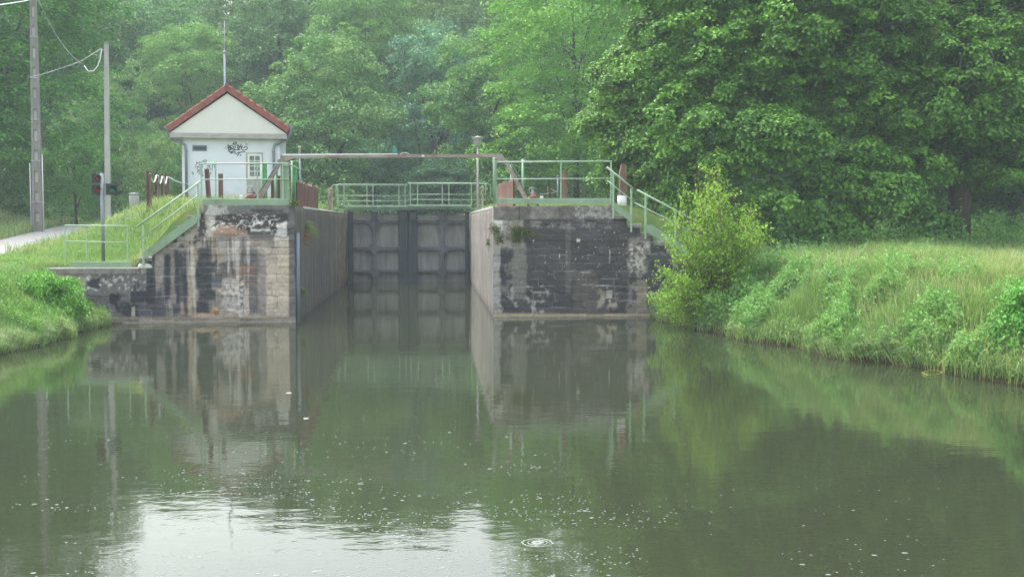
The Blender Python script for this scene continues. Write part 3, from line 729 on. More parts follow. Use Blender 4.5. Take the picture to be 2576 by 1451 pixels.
def cu(z): return (740 + z / 3.4545) * .90704
def cv(z): return (380 + z / 3.4545) * .90704
def footbridge(label, z_top, z_mids, z_deck, zx0, zx1, posts, posts2, curve_side, far_x):
    YF, YB = GY - 0.55, GY + 0.25
    g = lambda zx, zy, Y: P(cu(zx), cv(zy), Y)
    a = g(zx0, z_deck, YF); c = g(zx1, z_deck, YF)
    t = empty('footbridge', ((a.x + c.x) / 2, GY, a.z)); tag(t, label, 'footbridge')
    dk = MB(); dk.cbox(a.x, c.x, YF - 0.02, YB + 0.05, a.z - 0.06, a.z + 0.03, .01); dk.build('deck', M['board'], t)
    un = MB(); un.box(a.x - 0.3 * (curve_side < 0), c.x + 0.3 * (curve_side > 0), YF + 0.08, YF + 0.14, a.z - 0.15, a.z - 0.10)
    un.box(a.x, c.x, YB - 0.14, YB - 0.08, a.z - 0.15, a.z - 0.10); un.build('deck_beam', M['board'], t)
    zt = g(zx0, z_top, YF).z
    xo = g(far_x, z_top, YF).x
    # front handrail with rounded outer end
    r = 0.14
    def rail(Y, dx, name):
        if curve_side < 0:
            pts = [(xo + dx, Y, zt - 0.62), (xo + dx, Y, zt - r)] + [(xo + dx + r - r * math.cos(q), Y, zt - r + r * math.sin(q)) for q in (.4, .8, 1.2)] + [(xo + dx + r, Y, zt), (c.x, Y, zt)]
        else:
            pts = [(a.x, Y, zt), (xo + dx - r, Y, zt)] + [(xo + dx - r + r * math.sin(q), Y, zt - r + r * math.cos(q)) for q in (.4, .8, 1.2)] + [(xo + dx, Y, zt - r), (xo + dx, Y, zt - 0.62)]
        m = MB(); m.tube(pts, 0.020, 8); m.build(name, M['rail'], t)
    rail(YF, 0, 'handrail')
    rail(YB, -0.25 * curve_side * -1, 'handrail')
    for zm in z_mids:
        zz = g(zx0, zm, YF).z
        m = MB(); m.tube([(a.x if curve_side > 0 else xo, YF, zz), (c.x if curve_side < 0 else xo, YF, zz)], 0.016, 6); m.build('mid_rail', M['rail'], t)
    for zx in posts:
        x = g(zx, z_deck, YF).x
        m = MB(); m.beam((x, YF, a.z), (x, YF, zt), 0.040, 0.03, (0, 1, 0)); m.build('post', M['rail'], t)
    for zx in posts2:
        x = g(zx, z_deck, YB).x
        m = MB(); m.beam((x, YB, a.z), (x, YB, zt), 0.035, 0.03, (0, 1, 0)); m.build('post', M['rail'], t)
    return t
footbridge('pale green railed footbridge on the gate leaf by the limewashed wall', 455, (562, 612), 662, 735, 1348, (740, 1018, 1325), (960, 1266, 682), -1, 662)
footbridge('pale green railed footbridge on the gate leaf by the blackened wall, slightly higher', 441, (550, 600), 655, 1352, 1962, (1375, 1680, 1960), (1445, 1745), 1, 2097)
for zx, zy0, zy1, lab in ((608, 492, 720, 'rust-streaked pale post at the end of the footbridge, limewashed wall side'), (2070, 472, 660, 'thin rusty pale post at the end of the footbridge, lamp post side')):
    a = P(cu(zx), cv(zy1), 50.6); b_ = P(cu(zx), cv(zy0), 50.6); rr = 0.09 if zx < 1000 else 0.045
    zb = min(a.z, 3.0)
    m = MB(); m.cbox(a.x - rr, a.x + rr, 50.6, 50.6 + 2 * rr, zb, b_.z, 0.015)
    m.tube([(a.x, 50.55, b_.z - .12), (a.x + .02, 50.5, b_.z - .3)], .012, 6)
    tag(m.build('bollard_post', simple('whitewashed_rust', (0.42, 0.40, 0.35), 0.8, 0.15, 5, stain=(0.2, 0.09, 0.05), stain_amt=.8, stretch=(1, 1, .3), sthr=(.42, .58))), lab, 'post')

# ------------------------------------------------------------------ railings
def railing(label, Y, us, vt, vm, vb, vtoe, u0, u1, rr=0.021, toe_mat='board', post_top=None, postw=0.036):
    z = lambda v, u: P(u, v, Y).z
    a = P(u0, vb, Y); c = P(u1, vb, Y)
    t = empty('guard_rail', ((a.x + c.x) / 2, Y, a.z)); tag(t, label, 'railing')
    m = MB(); m.tube([P(u0, vt[0], Y), P(u1, vt[1], Y)], rr, 8); m.build('handrail', M['rail'], t)
    m = MB(); m.tube([P(u0, vm[0], Y), P(u1, vm[1], Y)], rr * .7, 8); m.build('mid_rail', M['rail'], t)
    if vtoe:
        m = MB(); m.cbox(P(vtoe[2], 0, Y).x, P(vtoe[3], 0, Y).x, Y - 0.02, Y + 0.01, P(u0, vtoe[1], Y).z, P(u0, vtoe[0], Y).z, 0.006); m.build('toe_board', M[toe_mat], t)
    for u in us:
        p0 = P(u, vb, Y); f = (u - u0) / (u1 - u0); p1 = P(u, vt[0] + (vt[1] - vt[0]) * f, Y)
        m = MB(); m.beam((p0.x, Y + 0.02, p0.z), (p0.x, Y + 0.02, p1.z), postw, 0.03, (0, 1, 0)); m.build('post', M['rail'], t)
    return t
YP = FY_L + 0.12
railing('pale green platform railing in front of the white hut', YP, (507, 543, 648, 712), (412, 411), (452, 451), 514, (500, 516, 503, 727), 505, 727)
tlow = railing('low pale green railing on the grassy terrace behind the signal post', FY_L + 0.1, (164, 218, 321), (567, 569), (607, 610), 668, (658, 673, 165, 319), 163, 322, rr=.02, postw=.03)
railing('pale green platform railing on the blackened wall', FY_R + 0.12, (1411, 1537), (408, 406), (451, 449), 514, (499, 513, 1249, 1537), 1246, 1540)

# stair railings: sloping handrail, lower rail, stringer plate, posts
def stair_rail(label, Y, top, low, strg, posts):
    t = empty('stair_railing', P(posts[0][0], posts[0][2], Y)); tag(t, label, 'railing')
    m = MB(); m.tube([P(*top[0], Y), P(*top[1], Y)], 0.026, 8); m.build('handrail', M['rail'], t)
    m = MB(); m.tube([P(*low[0], Y), P(*low[1], Y)], 0.016, 8); m.build('mid_rail', M['rail'], t)
    pp = [P(*q, Y) for q in strg]
    m = MB(); m.prism([(q.x, q.z) for q in pp], Y - 0.03, Y - 0.01); m.build('stringer_plate', M['board'], t)
    for u, v0, v1 in posts:
        a = P(u, v0, Y); c = P(u, v1, Y)
        m = MB(); m.beam((a.x, Y + 0.015, a.z), (a.x, Y + 0.015, c.z), 0.048, 0.04, (0, 1, 0)); m.build('post', M['rail'], t)
    return t
stair_rail('sloping pale green stair railing up the stepped end of the limewashed wall', FY_L - 0.07, ((345, 570), (505, 456)), ((348, 604), (505, 486)),
           ((362, 652), (362, 634), (497, 536), (497, 560), (385, 642)), ((361, 668, 566), (499, 570, 462)))
def z6u(z): return (1640 + z / 5.373) * .90704
def z6v(z): return (430 + z / 5.373) * .90704
def q6(a, b): return (z6u(a), z6v(b))
stair_rail('upper sloping pale green stair railing at the top of the blackened wall', FY_R - 0.07, (q6(230, 182), q6(630, 505)), (q6(230, 377), q6(632, 700)),
           (q6(345, 820), q6(345, 712), q6(600, 900), q6(600, 1005)), ((z6u(327), z6v(945), z6v(255)), (z6u(594), z6v(1150), z6v(480))))
stair_rail('lower sloping pale green stair railing running down into the yellow-green bush', FY_R - 0.05, (q6(680, 522), q6(1600, 1010)), (q6(645, 712), q6(1600, 1190)),
           (q6(808, 1140), q6(808, 1040), q6(905, 1040), q6(1600, 1500), q6(1600, 1600)), ((z6u(805), z6v(1250), z6v(585)), (z6u(1250), z6v(1500), z6v(830))))

# corner plates of the platforms
def plate_post(label, u0, u1, v0, v1, Y, depth=0.04, mat='board', extra=None):
    a = P(u0, v1, Y); c = P(u1, v0, Y)
    t = empty('panel_post', ((a.x + c.x) / 2, Y, a.z)); tag(t, label, 'post')
    m = MB(); m.cbox(a.x, c.x, Y, Y + depth, a.z, c.z, 0.01); m.build('panel', M[mat], t)
    if extra: extra(t, a, c, Y)
    return t
def ex1(t, a, c, Y):
    m = MB(); m.tube([(c.x + .0, Y - .03, c.z - .02), (c.x + .10, Y + 0.5, c.z - 0.05), (c.x + .12, Y + 1.6, c.z - .08)], .02, 6); m.build('return_rail', M['rail'], t)
    m = MB(); m.tube([(a.x, Y - .025, c.z + .01), (c.x, Y - .025, c.z - .07)], .018, 6); m.build('top_tube', M['rail'], t)
    for k in range(1, 4):
        pass
    m = MB(); x = a.x + (c.x - a.x) * .35; m.box(x - .006, x + .006, Y - .012, Y - .001, a.z, c.z - .1); m.box(x + .09, x + .1, Y - .012, Y - .001, a.z, a.z + .5); m.build('seam', M['rail'], t)
plate_post('wide pale green corner panel of the hut-side platform, under the gantry knee', 706, 727, 413, 513, YP + 0.05, 0.04, 'board', ex1)
def ex2(t, a, c, Y):
    m = MB(); m.lathe((a.x + .03, Y - .01, a.z), [(0.035, 0), (0.035, c.z - a.z + .04), (0.02, c.z - a.z + .08), (0.0, c.z - a.z + .09)], 12); m.build('tube', M['rail'], t)
plate_post('pale green corner post of the platform on the blackened wall', 1240, 1250, 404, 514, FY_R + 0.1, 0.05, 'board', ex2)

# ------------------------------------------------------------------ gantry across the lock
GA = 34.2
g = empty('gantry', (PX(986, GA), GA, 3.0)); tag(g, 'rusty grey beam gantry spanning the lock mouth on slanting legs', 'gantry')
q = lambda u, v: (P(u, v, GA).x, P(u, v, GA).z)
m = MB(); m.prism([q(712, 399), q(712, 391), q(1258, 388), q(1258, 396)], GA - 0.09, GA + 0.09); m.build('beam', M['rust_pale'], g)
m = MB(); m.tube([P(712, 389.5, GA - .05), P(1000, 388, GA - .05)], 0.014, 6); m.build('conduit', M['cablewhite'], g)
m = MB(); m.prism([q(706, 413), q(706, 391), q(716, 391), q(738, 399), q(728, 404), q(714, 412)], GA - 0.102, GA + 0.102); m.build('knee_plate', M['rust_pale'], g)
m = MB(); m.prism([q(1234, 396), q(1240, 388), q(1262, 387.5), q(1277, 409), q(1264, 409), q(1248, 402)], GA - 0.102, GA + 0.102); m.build('knee_plate', M['rust_pale'], g)
m = MB(); m.prism([q(648, 502), q(700, 401), q(712, 401), q(660, 502)], GA - 0.08, GA + 0.08); m.build('leg', M['rust_pale'], g)
m = MB(); m.prism([q(1318, 502), q(1266, 405), q(1276, 405), q(1330, 502)], GA - 0.08, GA + 0.08); m.build('leg', M['rust_pale'], g)
m = MB(); m.tube([P(640, 500, GA - .15), P(655, 480, GA - .15), P(682, 438, GA - .14), P(703, 402, GA - .12)], 0.018, 6); m.build('cable', M['wiredark'], g)
m = MB(); m.tube([P(1279, 404, GA - .02), P(1300, 440, GA - .02), P(1322, 492, GA - .02)], 0.02, 6); m.build('cable', M['wiredark'], g)
m = MB(); m.box(P(1059, 0, GA).x, P(1066, 0, GA).x, GA - 0.096, GA - 0.091, P(1060, 395, GA).z, P(1060, 390.5, GA).z); m.build('white_plate', M['white'], g)
pc_ = [P(1018 + 12 * math.cos(k / 6 * math.pi), 389 - 4 * math.sin(k / 6 * math.pi), GA) for k in range(7)]
m = MB(); m.tube(pc_, 0.008, 5); m.build('wire_loop', M['cablewhite'], g)
t = empty('sign_plate', P(993, 388, GA)); tag(t, 'small teal plate standing on the gantry beam', 'sign')
a = P(988, 387, GA); c = P(998, 370, GA)
m = MB(); m.cbox(a.x, c.x, GA - .02, GA + .02, a.z + .03, c.z, .005); m.build('plate', M['teal'], t)
m = MB(); m.box((a.x + c.x) / 2 - .02, (a.x + c.x) / 2 + .02, GA - .01, GA + .01, a.z - .02, a.z + .03); m.build('stub', M['steelgrey'], t)

# ------------------------------------------------------------------ machinery and posts on the lock island
def slim_box(name, label, cat, u0, u1, v0, v1, Y, mat, parts=None):
    a = P(u0, v1, Y); c = P(u1, v0, Y)
    t = empty(name, ((a.x + c.x) / 2, Y, a.z)); tag(t, label, cat)
    m = MB(); m.cbox(a.x, c.x, Y, Y + (c.x - a.x), a.z, c.z, 0.02); m.build('column', M[mat], t)
    m = MB(); m.cbox(a.x - .03, c.x + .03, Y - .03, Y + (c.x - a.x) + .03, c.z, c.z + .03, 0.01); m.build('cap', M[mat], t)
    m = MB(); m.tube([(a.x + .03, Y - .04, a.z), (a.x + .03, Y - .04, c.z + .04)], .028, 8); m.build('tube', M['rail'], t)
    return t
slim_box('machinery_column', 'bright green machinery column right behind the platform corner panel', 'lock machinery', 733, 747, 408, 512, 34.6, 'bright')
slim_box('machinery_column', 'green machinery column in front of the hut window', 'lock machinery', 657, 670, 413, 505, 36.5, 'bright')
slim_box('machinery_column', 'slim green machinery column between rusty posts by the hut corner', 'lock machinery', 691, 698, 434, 505, 37.5, 'bright')
slim_box('machinery_column', 'tall bright green column behind the gantry leg over the blackened wall', 'lock machinery', 1312, 1320, 404, 500, 36.2, 'bright')
slim_box('machinery_column', 'dull green column between the sheet piles and the gantry leg', 'lock machinery', 1283, 1289, 416, 500, 37.0, 'bright')

def rust_post(label, u, wpx, v0, v1, Y, lean=0.0, hbeam=True, slant=False, zb=None):
    a = P(u, v1, Y); c = P(u, v0, Y); w_ = wpx * Y / FPX; zb = a.z if zb is None else zb
    t = MB()
    def blk(x0, x1, y0, y1):
        dz = (0.12 if slant else 0.0)
        l_ = lean * (c.z - zb)
        vs = [(x0, y0, zb), (x1, y0, zb), (x1, y1, zb), (x0, y1, zb), (x0 + l_, y0, c.z - dz), (x1 + l_, y0, c.z), (x1 + l_, y1, c.z), (x0 + l_, y1, c.z - dz)]
        t.add(vs, [(0, 3, 2, 1), (4, 5, 6, 7), (0, 1, 5, 4), (1, 2, 6, 5), (2, 3, 7, 6), (3, 0, 4, 7)])
    if hbeam:
        blk(a.x - w_ / 2, a.x - w_ / 2 + .02, Y, Y + .14); blk(a.x + w_ / 2 - .02, a.x + w_ / 2, Y, Y + .14); blk(a.x - w_ / 2 + .021, a.x + w_ / 2 - .021, Y + .045, Y + .065)
    else: blk(a.x - w_ / 2, a.x + w_ / 2, Y, Y + w_)
    return tag(t.build('steel_post', M['rust'], None), label, 'post')
rust_post('rusty steel post standing against the hut graffiti, leaning', 524, 10, 425, 502, 34.0, -0.05)
rust_post('short dark rusty post before the hut wall, between graffiti and window', 555, 10, 437, 504, 34.0, 0, False)
rust_post('rusty post between gantry leg and slim green column', 685, 6, 452, 505, 37.0)
rust_post('dark rusty post right of the slim green column by the hut corner', 702, 7, 442, 505, 36.8)
rust_post('tall dark rusty post on the platform of the blackened wall', 1422, 11, 433, 502, 35.5, 0, False)
rust_post('small rusty post carrying wires beside the red winch', 1382, 7, 471, 500, 42)
rust_post('rusty leaning strut beside the bright green column', 727, 6, 448, 512, 34.0, -0.12, False)
ch = []
for k, (u, v0, v1, Y, w_) in enumerate(((374, 430, 504, 41, 10), (394, 435, 504, 44, 6.5), (408, 438, 502, 47, 6.5), (420, 439, 502, 49, 9.5))):
    rust_post(['first and tallest of four rusty chained posts left of the hut', 'second of four rusty chained posts, counted from the tallest',
               'third of four rusty chained posts, counted from the tallest', 'last of four rusty chained posts, nearest the hut'][k], u, w_, v0, v1, Y, zb=2.9)['group'] = 'chained posts beside the hut'
    ch.append(P(u + 3, v0 + 6, Y))
def hang(a, b_, sag, n=10):
    a = Vector(a); b_ = Vector(b_)
    return [a.lerp(b_, i / n) - Vector((0, 0, sag * 4 * (i / n) * (1 - i / n))) for i in range(n + 1)]
for k in range(3):
    m = MB(); m.tube(hang(ch[k], ch[k + 1] - Vector((.05, 0, 0)), 0.28), 0.022, 6)
    tag(m.build('hanging_chain', M['cablewhite']), ['white chain hanging between the first and second chained post', 'white chain hanging between the second and third chained post', 'white chain hanging between the third and last chained post'][k], 'chain', 'chains between the rusty posts')
m = MB(); m.tube(hang(ch[3], P(500, 462, 44.0), 0.12), 0.015, 6); tag(m.build('hanging_chain', M['wire']), 'pale chain running from the last rusty post past the hut corner', 'chain')

# sheet pile fences
def sheet(label, pts, h, mat):
    t = MB(); L = []
    n = 9
    for i in range(n * 2 + 1):
        f = i / (n * 2); x = pts[0][0] + (pts[1][0] - pts[0][0]) * f; y = pts[0][1] + (pts[1][1] - pts[0][1]) * f
        off = 0.06 if (i // 1) % 2 else -0.0
        L.append((x + off, y, 3.04 + (0.03 if i % 4 < 2 else 0)))
    vs = []; fs = []
    for i, (x, y, z) in enumerate(L):
        hh = h + 0.05 * math.sin(i * 2.7)
        vs += [(x, y, 3.02), (x, y, 3.02 + hh)]
    m_ = len(L)
    vs += [(x + .03, y + 0.02, z) for x, y, z in vs]
    for i in range(m_ - 1):
        a_ = 2 * i; b_ = 2 * (i + 1); o = 2 * m_
        fs += [(a_, b_, b_ + 1, a_ + 1), (o + a_, o + a_ + 1, o + b_ + 1, o + b_), (a_ + 1, b_ + 1, o + b_ + 1, o + a_ + 1)]
    t.add(vs, fs)
    return tag(t.build('sheet_pile_fence', M['rust']), label, 'fence')
sheet('rusty corrugated sheet pile fence along the chamber edge by the bright green column', [(-3.66, 33.2), (-3.68, 39.3)], 0.72, 'rust')
sheet('rusty corrugated sheet pile fence behind the gantry leg on the blackened wall', [(2.44, 34.9), (2.28, 40.5)], 0.85, 'rust')

# round bollard with zinc foot
YB_ = 34.6
a = P(z6u(467), z6v(720), YB_); zt = PV(z6v(140), YB_, z6u(467)); zf = PV(z6v(610), YB_, z6u(467))
t = empty('mooring_bollard', (a.x, YB_, 3.05)); tag(t, 'stout rusty bollard with a whitened foot at the head of the blackened stairs', 'bollard')
m = MB(); wd = 0.10
m.add([(a.x - wd, YB_ - wd, zf), (a.x + wd, YB_ - wd, zf), (a.x + wd, YB_ + wd, zf), (a.x - wd, YB_ + wd, zf), (a.x - wd * .45, YB_ - wd * .8, zt), (a.x + wd * .75, YB_ - wd * .8, zt), (a.x + wd * .75, YB_ + wd, zt), (a.x - wd * .45, YB_ + wd, zt),
       (a.x - wd, YB_ - wd, zt - .25), (a.x - wd, YB_ + wd, zt - .25), (a.x + wd * .9, YB_ - wd, zt - .25), (a.x + wd * .9, YB_ + wd, zt - .25)],
      [(0, 1, 10, 8), (8, 10, 5, 4), (1, 2, 11, 10), (10, 11, 6, 5), (2, 3, 9, 11), (11, 9, 7, 6), (3, 0, 8, 9), (9, 8, 4, 7), (4, 5, 6, 7)])
m.build('shaft', M['rust'], t)
m = MB(); m.lathe((a.x - .02, YB_, 3.0), [(0.135, 0), (0.135, zf - 3.0), (0.11, zf - 3.0 + .01)], 20); m.build('foot', M['white'], t)
m = MB(); m.cbox(a.x - .24, a.x - .17, YB_ - .1, YB_, 3.0, 3.16); m.build('bracket', M['mach'], t)

# winches
def winch(label, u, Y, zb, s, box_side):
    x = P(u, 480, Y).x
    t = empty('winch', (x, Y, zb)); tag(t, label, 'winch')
    m = MB(); m.cbox(x - .17 * s, x + .17 * s, Y - .12 * s, Y + .15 * s, zb + .10 * s, zb + .34 * s, .04); m.build('body', M['red'], t)
    m = MB(); m.lathe((x, Y - .13 * s, zb + .27 * s), [(0.0, -.04 * s), (.10 * s, -.04 * s), (.14 * s, 0), (.14 * s, .28 * s), (0, .28 * s)], 18, 'y'); m.build('drum', M['red'], t)
    m = MB(); m.lathe((x, Y, zb + .40 * s), [(.13 * s, 0), (.11 * s, .05 * s), (.05 * s, .09 * s), (.04 * s, .16 * s), (.0, .17 * s)], 14); m.build('cover', M['mach'], t)
    m = MB(); m.tube([(x - .12 * s, Y, zb + .45 * s), (x - .12 * s, Y, zb + .60 * s), (x - .02 * s, Y, zb + .63 * s), (x + .10 * s, Y, zb + .58 * s)], .012, 6); m.build('handle', M['rail'], t)
    for k in (-1, 1):
        m = MB(); m.cbox(x + k * .15 * s - .03, x + k * .15 * s + .03, Y - .1, Y + .1, zb - .02, zb + .11 * s); m.build('foot', M['mach'], t)
    m = MB(); xx = x + box_side * .27 * s; m.cbox(xx - .05 * s, xx + .05 * s, Y - .05, Y + .05, zb + .2 * s, zb + .36 * s, .01); m.build('switch_box', M['white'], t)
    m = MB(); m.lathe((x - box_side * .25 * s, Y - .1, zb + .2 * s), [(0, 0), (.09 * s, 0), (.1 * s, .03), (.09 * s, .06), (0, .06)], 14, 'y'); m.lathe((x - box_side * .33 * s, Y - .06, zb + .3 * s), [(0, 0), (.06 * s, 0), (.06 * s, .05), (0, .05)], 12, 'y'); m.build('gear', M['mach'], t)
winch('worn red winch with a handle in front of the hut window', 632, 36.3, 3.06, 1.05, -1)
winch('worn red round winch beside the gantry leg over the blackened wall', 1341, 35.4, 3.06, 0.95, 1)

# pole with white top, lamp post, far grey posts, drum, cabinet
t = empty('marker_pole', P(757, 520, 37.2)); tag(t, 'tall thin grey pole with a thicker white top by the sheet piles', 'pole')
a = P(757, 466, 37.2); a.z = 3.02; c = P(754, 392, 37.2); d = P(753.5, 371, 37.2)
m = MB(); m.tube([a, c], .03, 8); m.build('shaft', M['zinc'], t)
m = MB(); m.lathe((c.x, c.y, c.z), [(.038, 0), (.038, d.z - c.z), (.05, d.z - c.z), (.05, d.z - c.z + .03), (0, d.z - c.z + .03)], 10); m.build('white_top', M['white'], t)

YL = 48.5
a = P(1202, 520, YL); t = empty('lamp_post', (a.x, YL, 3.0)); tag(t, 'old lamp post with a tapering lantern behind the gantry beam', 'lamp post')
zh = PV(368, YL, 1202); zt2 = PV(346, YL, 1202)
m = MB(); m.tube([(a.x, YL, 2.98), (a.x, YL, 3.9), (a.x, YL, zh)], [.055, .045, .035], 10); m.build('pole', M['concrete_pale'], t)
m = MB(); m.lathe((a.x, YL, zh), [(.06, -.02), (.09, .02), (.115, .05), (.20, zt2 - zh - .05), (.21, zt2 - zh - .03)], 8); m.build('lantern', M['concrete_pale'], t)
m = MB(); m.lathe((a.x, YL, zt2 - .03), [(.25, 0), (.24, .03), (.1, .055), (.03, .07), (.03, .10), (0, .11)], 16); m.build('cap', M['concrete_pale'], t)
for u, v0, v1, Y, lab in ((1403, 446, 492, 50, 'thin grey post on the far grass beyond the small rusty post'),):
    a = P(u, v1, Y); c = P(u, v0, Y); m = MB(); m.tube([(a.x, Y, 3.4), c], .03, 6); m.lathe((c.x, Y, c.z), [(.05, 0), (.05, .06), (0, .08)], 8); tag(m.build('grey_post', M['steelgrey']), lab, 'post')
for k, (a, c) in enumerate((((1358, 487, 38), (1380, 486, 42)), ((1384, 474, 42), (1403, 482, 50)), ((1384, 486, 42), (1403, 480, 50)))):
    m = MB(); m.tube(hang(P(*a), P(*c), .03, 4), .012, 5)
    tag(m.build('guy_wire', M['wire']), ['pale wire from the red round winch to the small rusty post', 'upper pale wire from the small rusty post to the grey post', 'lower pale wire from the small rusty post to the grey post'][k], 'wire')
YW = 52
a = P(325, 502, YW); c = P(350, 486, YW)
t = empty('well_head', ((a.x + c.x) / 2, YW, 2.9)); tag(t, 'squat round concrete well head with a metal lid in the grass', 'well head')
r_ = (c.x - a.x) / 2
m = MB(); m.lathe(((a.x + c.x) / 2, YW, 2.9), [(r_, 0), (r_, c.z - 2.98), (r_ * .97, c.z - 2.97)], 20); m.build('ring', M['concrete_pale'], t)
m = MB(); m.lathe(((a.x + c.x) / 2, YW, c.z - .08), [(r_ * 1.04, 0), (r_ * 1.04, .05), (r_ * .9, .08), (0, .09)], 20); m.build('lid', M['zinc'], t)
# white marker stone on the terrace by the stair foot and a low white marker at the hut
a = P(363, 668, FY_L); m = MB(); m.cbox(a.x - .17, a.x + .2, FY_L - .03, FY_L + .3, 1.445, 1.56, .05); tag(m.build('stone_block', M['white']), 'whitened stone block at the foot of the left stair', 'stone')
a = P(497, 505, 36); m = MB(); m.cbox(a.x - .04, a.x + .04, 36, 36.08, 2.9, PV(478, 36), .01); tag(m.build('marker_post', M['white']), 'short white post at the top of the left stair', 'post')

# ------------------------------------------------------------------ signal lights
YS = 33.6
a = P(260, 652, YS)
sx = a.x
t = empty('signal_post', (sx, YS, a.z)); tag(t, 'grey lock signal post with two red lamps and one green lamp', 'signal light')
zt = PV(436, YS, 260)
m = MB(); m.tube([(sx, YS, a.z - .1), (sx, YS, zt)], .05, 12); m.build('pole', M['steelgrey'], t)
def lamp(u0, u1, v0, v1, lens, yaw, name):
    p0 = P(u0, v1, YS); p1 = P(u1, v0, YS); w_ = (p1.x - p0.x); h = p1.z - p0.z; cx = (p0.x + p1.x) / 2; cz = (p0.z + p1.z) / 2
    e_ = empty(name, (cx, YS, cz), yaw); e_.parent = t; e_.matrix_parent_inverse = Matrix.Identity(4); e_.location = Vector((cx, YS, cz)) - t.location
    # a housing mesh is the part; its lens and visor are sub-parts
    def loc(mb, nm, mat, par):
        me = MBlocal(mb, nm, mat); me.parent = par; return me
    hm = MB(); hm.cbox(-w_ / 2, w_ / 2, -0.02, .10, -h / 2, h / 2, .012); hm.box(-w_ / 2 - .008, w_ / 2 + .008, -0.012, 0.006, -h / 2 - .008, h / 2 + .008)
    ho = loc(hm, 'lamp_housing', M['black'], t); ho.location = e_.location; ho.rotation_euler = (0, 0, yaw)
    ln = MB(); ln.lathe((w_ * .06, -.022, 0), [(h * .30, 0), (h * .27, -.015), (h * .15, -.028), (0, -.032)], 20, 'y'); loc(ln, 'lens', M[lens], ho)
    vs = MB(); n = 14; vv = []; ff = []
    for i in range(n + 1):
        q_ = math.pi * (-.05 + 1.1 * i / n); cx_, cz_ = math.cos(q_), math.sin(q_)
        for rr, yy in ((h * .33, -.02), (h * .33, -.16 - .02 * math.sin(q_)), (h * .315, -.16 - .02 * math.sin(q_)), (h * .315, -.02)):
            vv.append((w_ * .06 + rr * cx_, yy, rr * cz_))
    for i in range(n):
        for k in range(4): ff.append((i * 4 + k, i * 4 + (k + 1) % 4, i * 4 + 4 + (k + 1) % 4, i * 4 + 4 + k))
    vs.add(vv, ff, True); loc(vs, 'visor', M['black'], ho)
    bpy.data.objects.remove(e_)
def MBlocal(mb, name, mat):
    return mb.build(name, mat, None)
lamp(232, 255, 437, 460, 'redlens', R(24), 'lamp')
lamp(232, 255, 466, 490, 'redlens', R(24), 'lamp')
lamp(267, 293, 463, 490, 'greenlens', R(20), 'lamp')
for v in (438, 462, 489):
    m = MB(); z = PV(v, YS, 260); m.box(sx - (.15 if v == 438 else .0), sx + (.0 if v == 438 else .2), YS - .02, YS + .02, z - .015, z + .015); m.build('bracket', M['steelgrey'], t)
m = MB(); m.tube(hang(P(245, 490, YS), P(257, 492, YS), .06, 8), .008, 5); m.build('cable', M['wiredark'], t)

# ------------------------------------------------------------------ utility poles and wires
YU = 57.0
a = P(96, 570, YU); tz = P(84, -60, YU)
gz = float(H(a.x, YU))
t = empty('utility_pole', (a.x, YU, gz)); tag(t, 'tall brown-grey concrete utility pole with moulded slots beside the towpath', 'utility pole')
hz = tz.z - gz
wb, wt = .235, .125
lx = 0.0
m = MB()
def taper(x0f, x1f, y0, y1, z0, z1, mb):
    def X(z): return wb + (wt - wb) * (z - gz) / hz, a.x + lx * (z - gz)
    vs = []
    for z in (z0, z1):
        w_, cx = X(z)
        for (fx, fy) in ((x0f, y0), (x1f, y0), (x1f, y1), (x0f, y1)): vs.append((cx + fx * w_, YU + fy * (w_ / wb), z))
    mb.add(vs, [(0, 3, 2, 1), (4, 5, 6, 7), (0, 1, 5, 4), (1, 2, 6, 5), (2, 3, 7, 6), (3, 0, 4, 7)])
taper(-1, -.45, -.14, .14, gz - .3, tz.z, m); taper(.45, 1, -.14, .14, gz - .3, tz.z, m)
taper(-.45, .45, -.06, .06, gz - .3, tz.z, m)
zc = gz
k = 0
while zc < tz.z - .3:
    taper(-.449, .449, -.135, .135, zc, zc + (.35 if k % 3 else .5), m); zc += 0.95; k += 1
m.build('shaft', M['concrete'], t)
zc = gz + .3
while zc < tz.z - .5:
    m = MB(); taper(-.40, .40, -.075, -.062, zc + .12, zc + .56, m); m.build('slot', M['concrete_pale'], t); zc += .95
for sgn in (-1, 1):
    m = MB(); x = a.x + sgn * .285; m.tube([(x, YU - .1, gz), (x, YU - .1, gz + (3.6 if sgn > 0 else 3.2))], .022, 6); m.build('cable_guard', M['white'], t)
zc = gz + 1.4
while zc < tz.z - .5:
    m = MB(); taper(-1.05, 1.05, -.15, -.141, zc, zc + .03, m); m.build('strap', M['wire'], t); zc += 1.9
YU2 = 54
a2 = P(270.5, 496, YU2); c2 = P(267.5, 112, YU2)
t = empty('utility_pole', (a2.x, YU2, 2.8)); tag(t, 'slender pale concrete utility pole behind the signal lights', 'utility pole')
m = MB()
for z0, z1, r0, r1 in ((2.2, c2.z, .125, .085),):
    vs = []
    for z, r in ((z0, r0), (z1, r1)):
        for fx, fy in ((-1, -1), (1, -1), (1, 1), (-1, 1)): vs.append((a2.x + (c2.x - a2.x) * (z - z0) / (z1 - z0) + fx * r, YU2 + fy * r * .7, z))
    m.add(vs, [(0, 3, 2, 1), (4, 5, 6, 7), (0, 1, 5, 4), (1, 2, 6, 5), (2, 3, 7, 6), (3, 0, 4, 7)])
m.build('shaft', M['concrete_pale'], t)
m = MB(); m.cbox(c2.x - .1, c2.x + .1, YU2 - .08, YU2 + .08, c2.z, c2.z + .06, .02); m.build('cap', M['concrete'], t)
m = MB(); m.box(c2.x - .25, c2.x - .085, YU2 - .03, YU2 + .03, c2.z - .28, c2.z - .22); m.build('hook', M['steelgrey'], t)
top1 = P(98, 4, YU - .2); hook = P(255, 121, YU2 - .1)
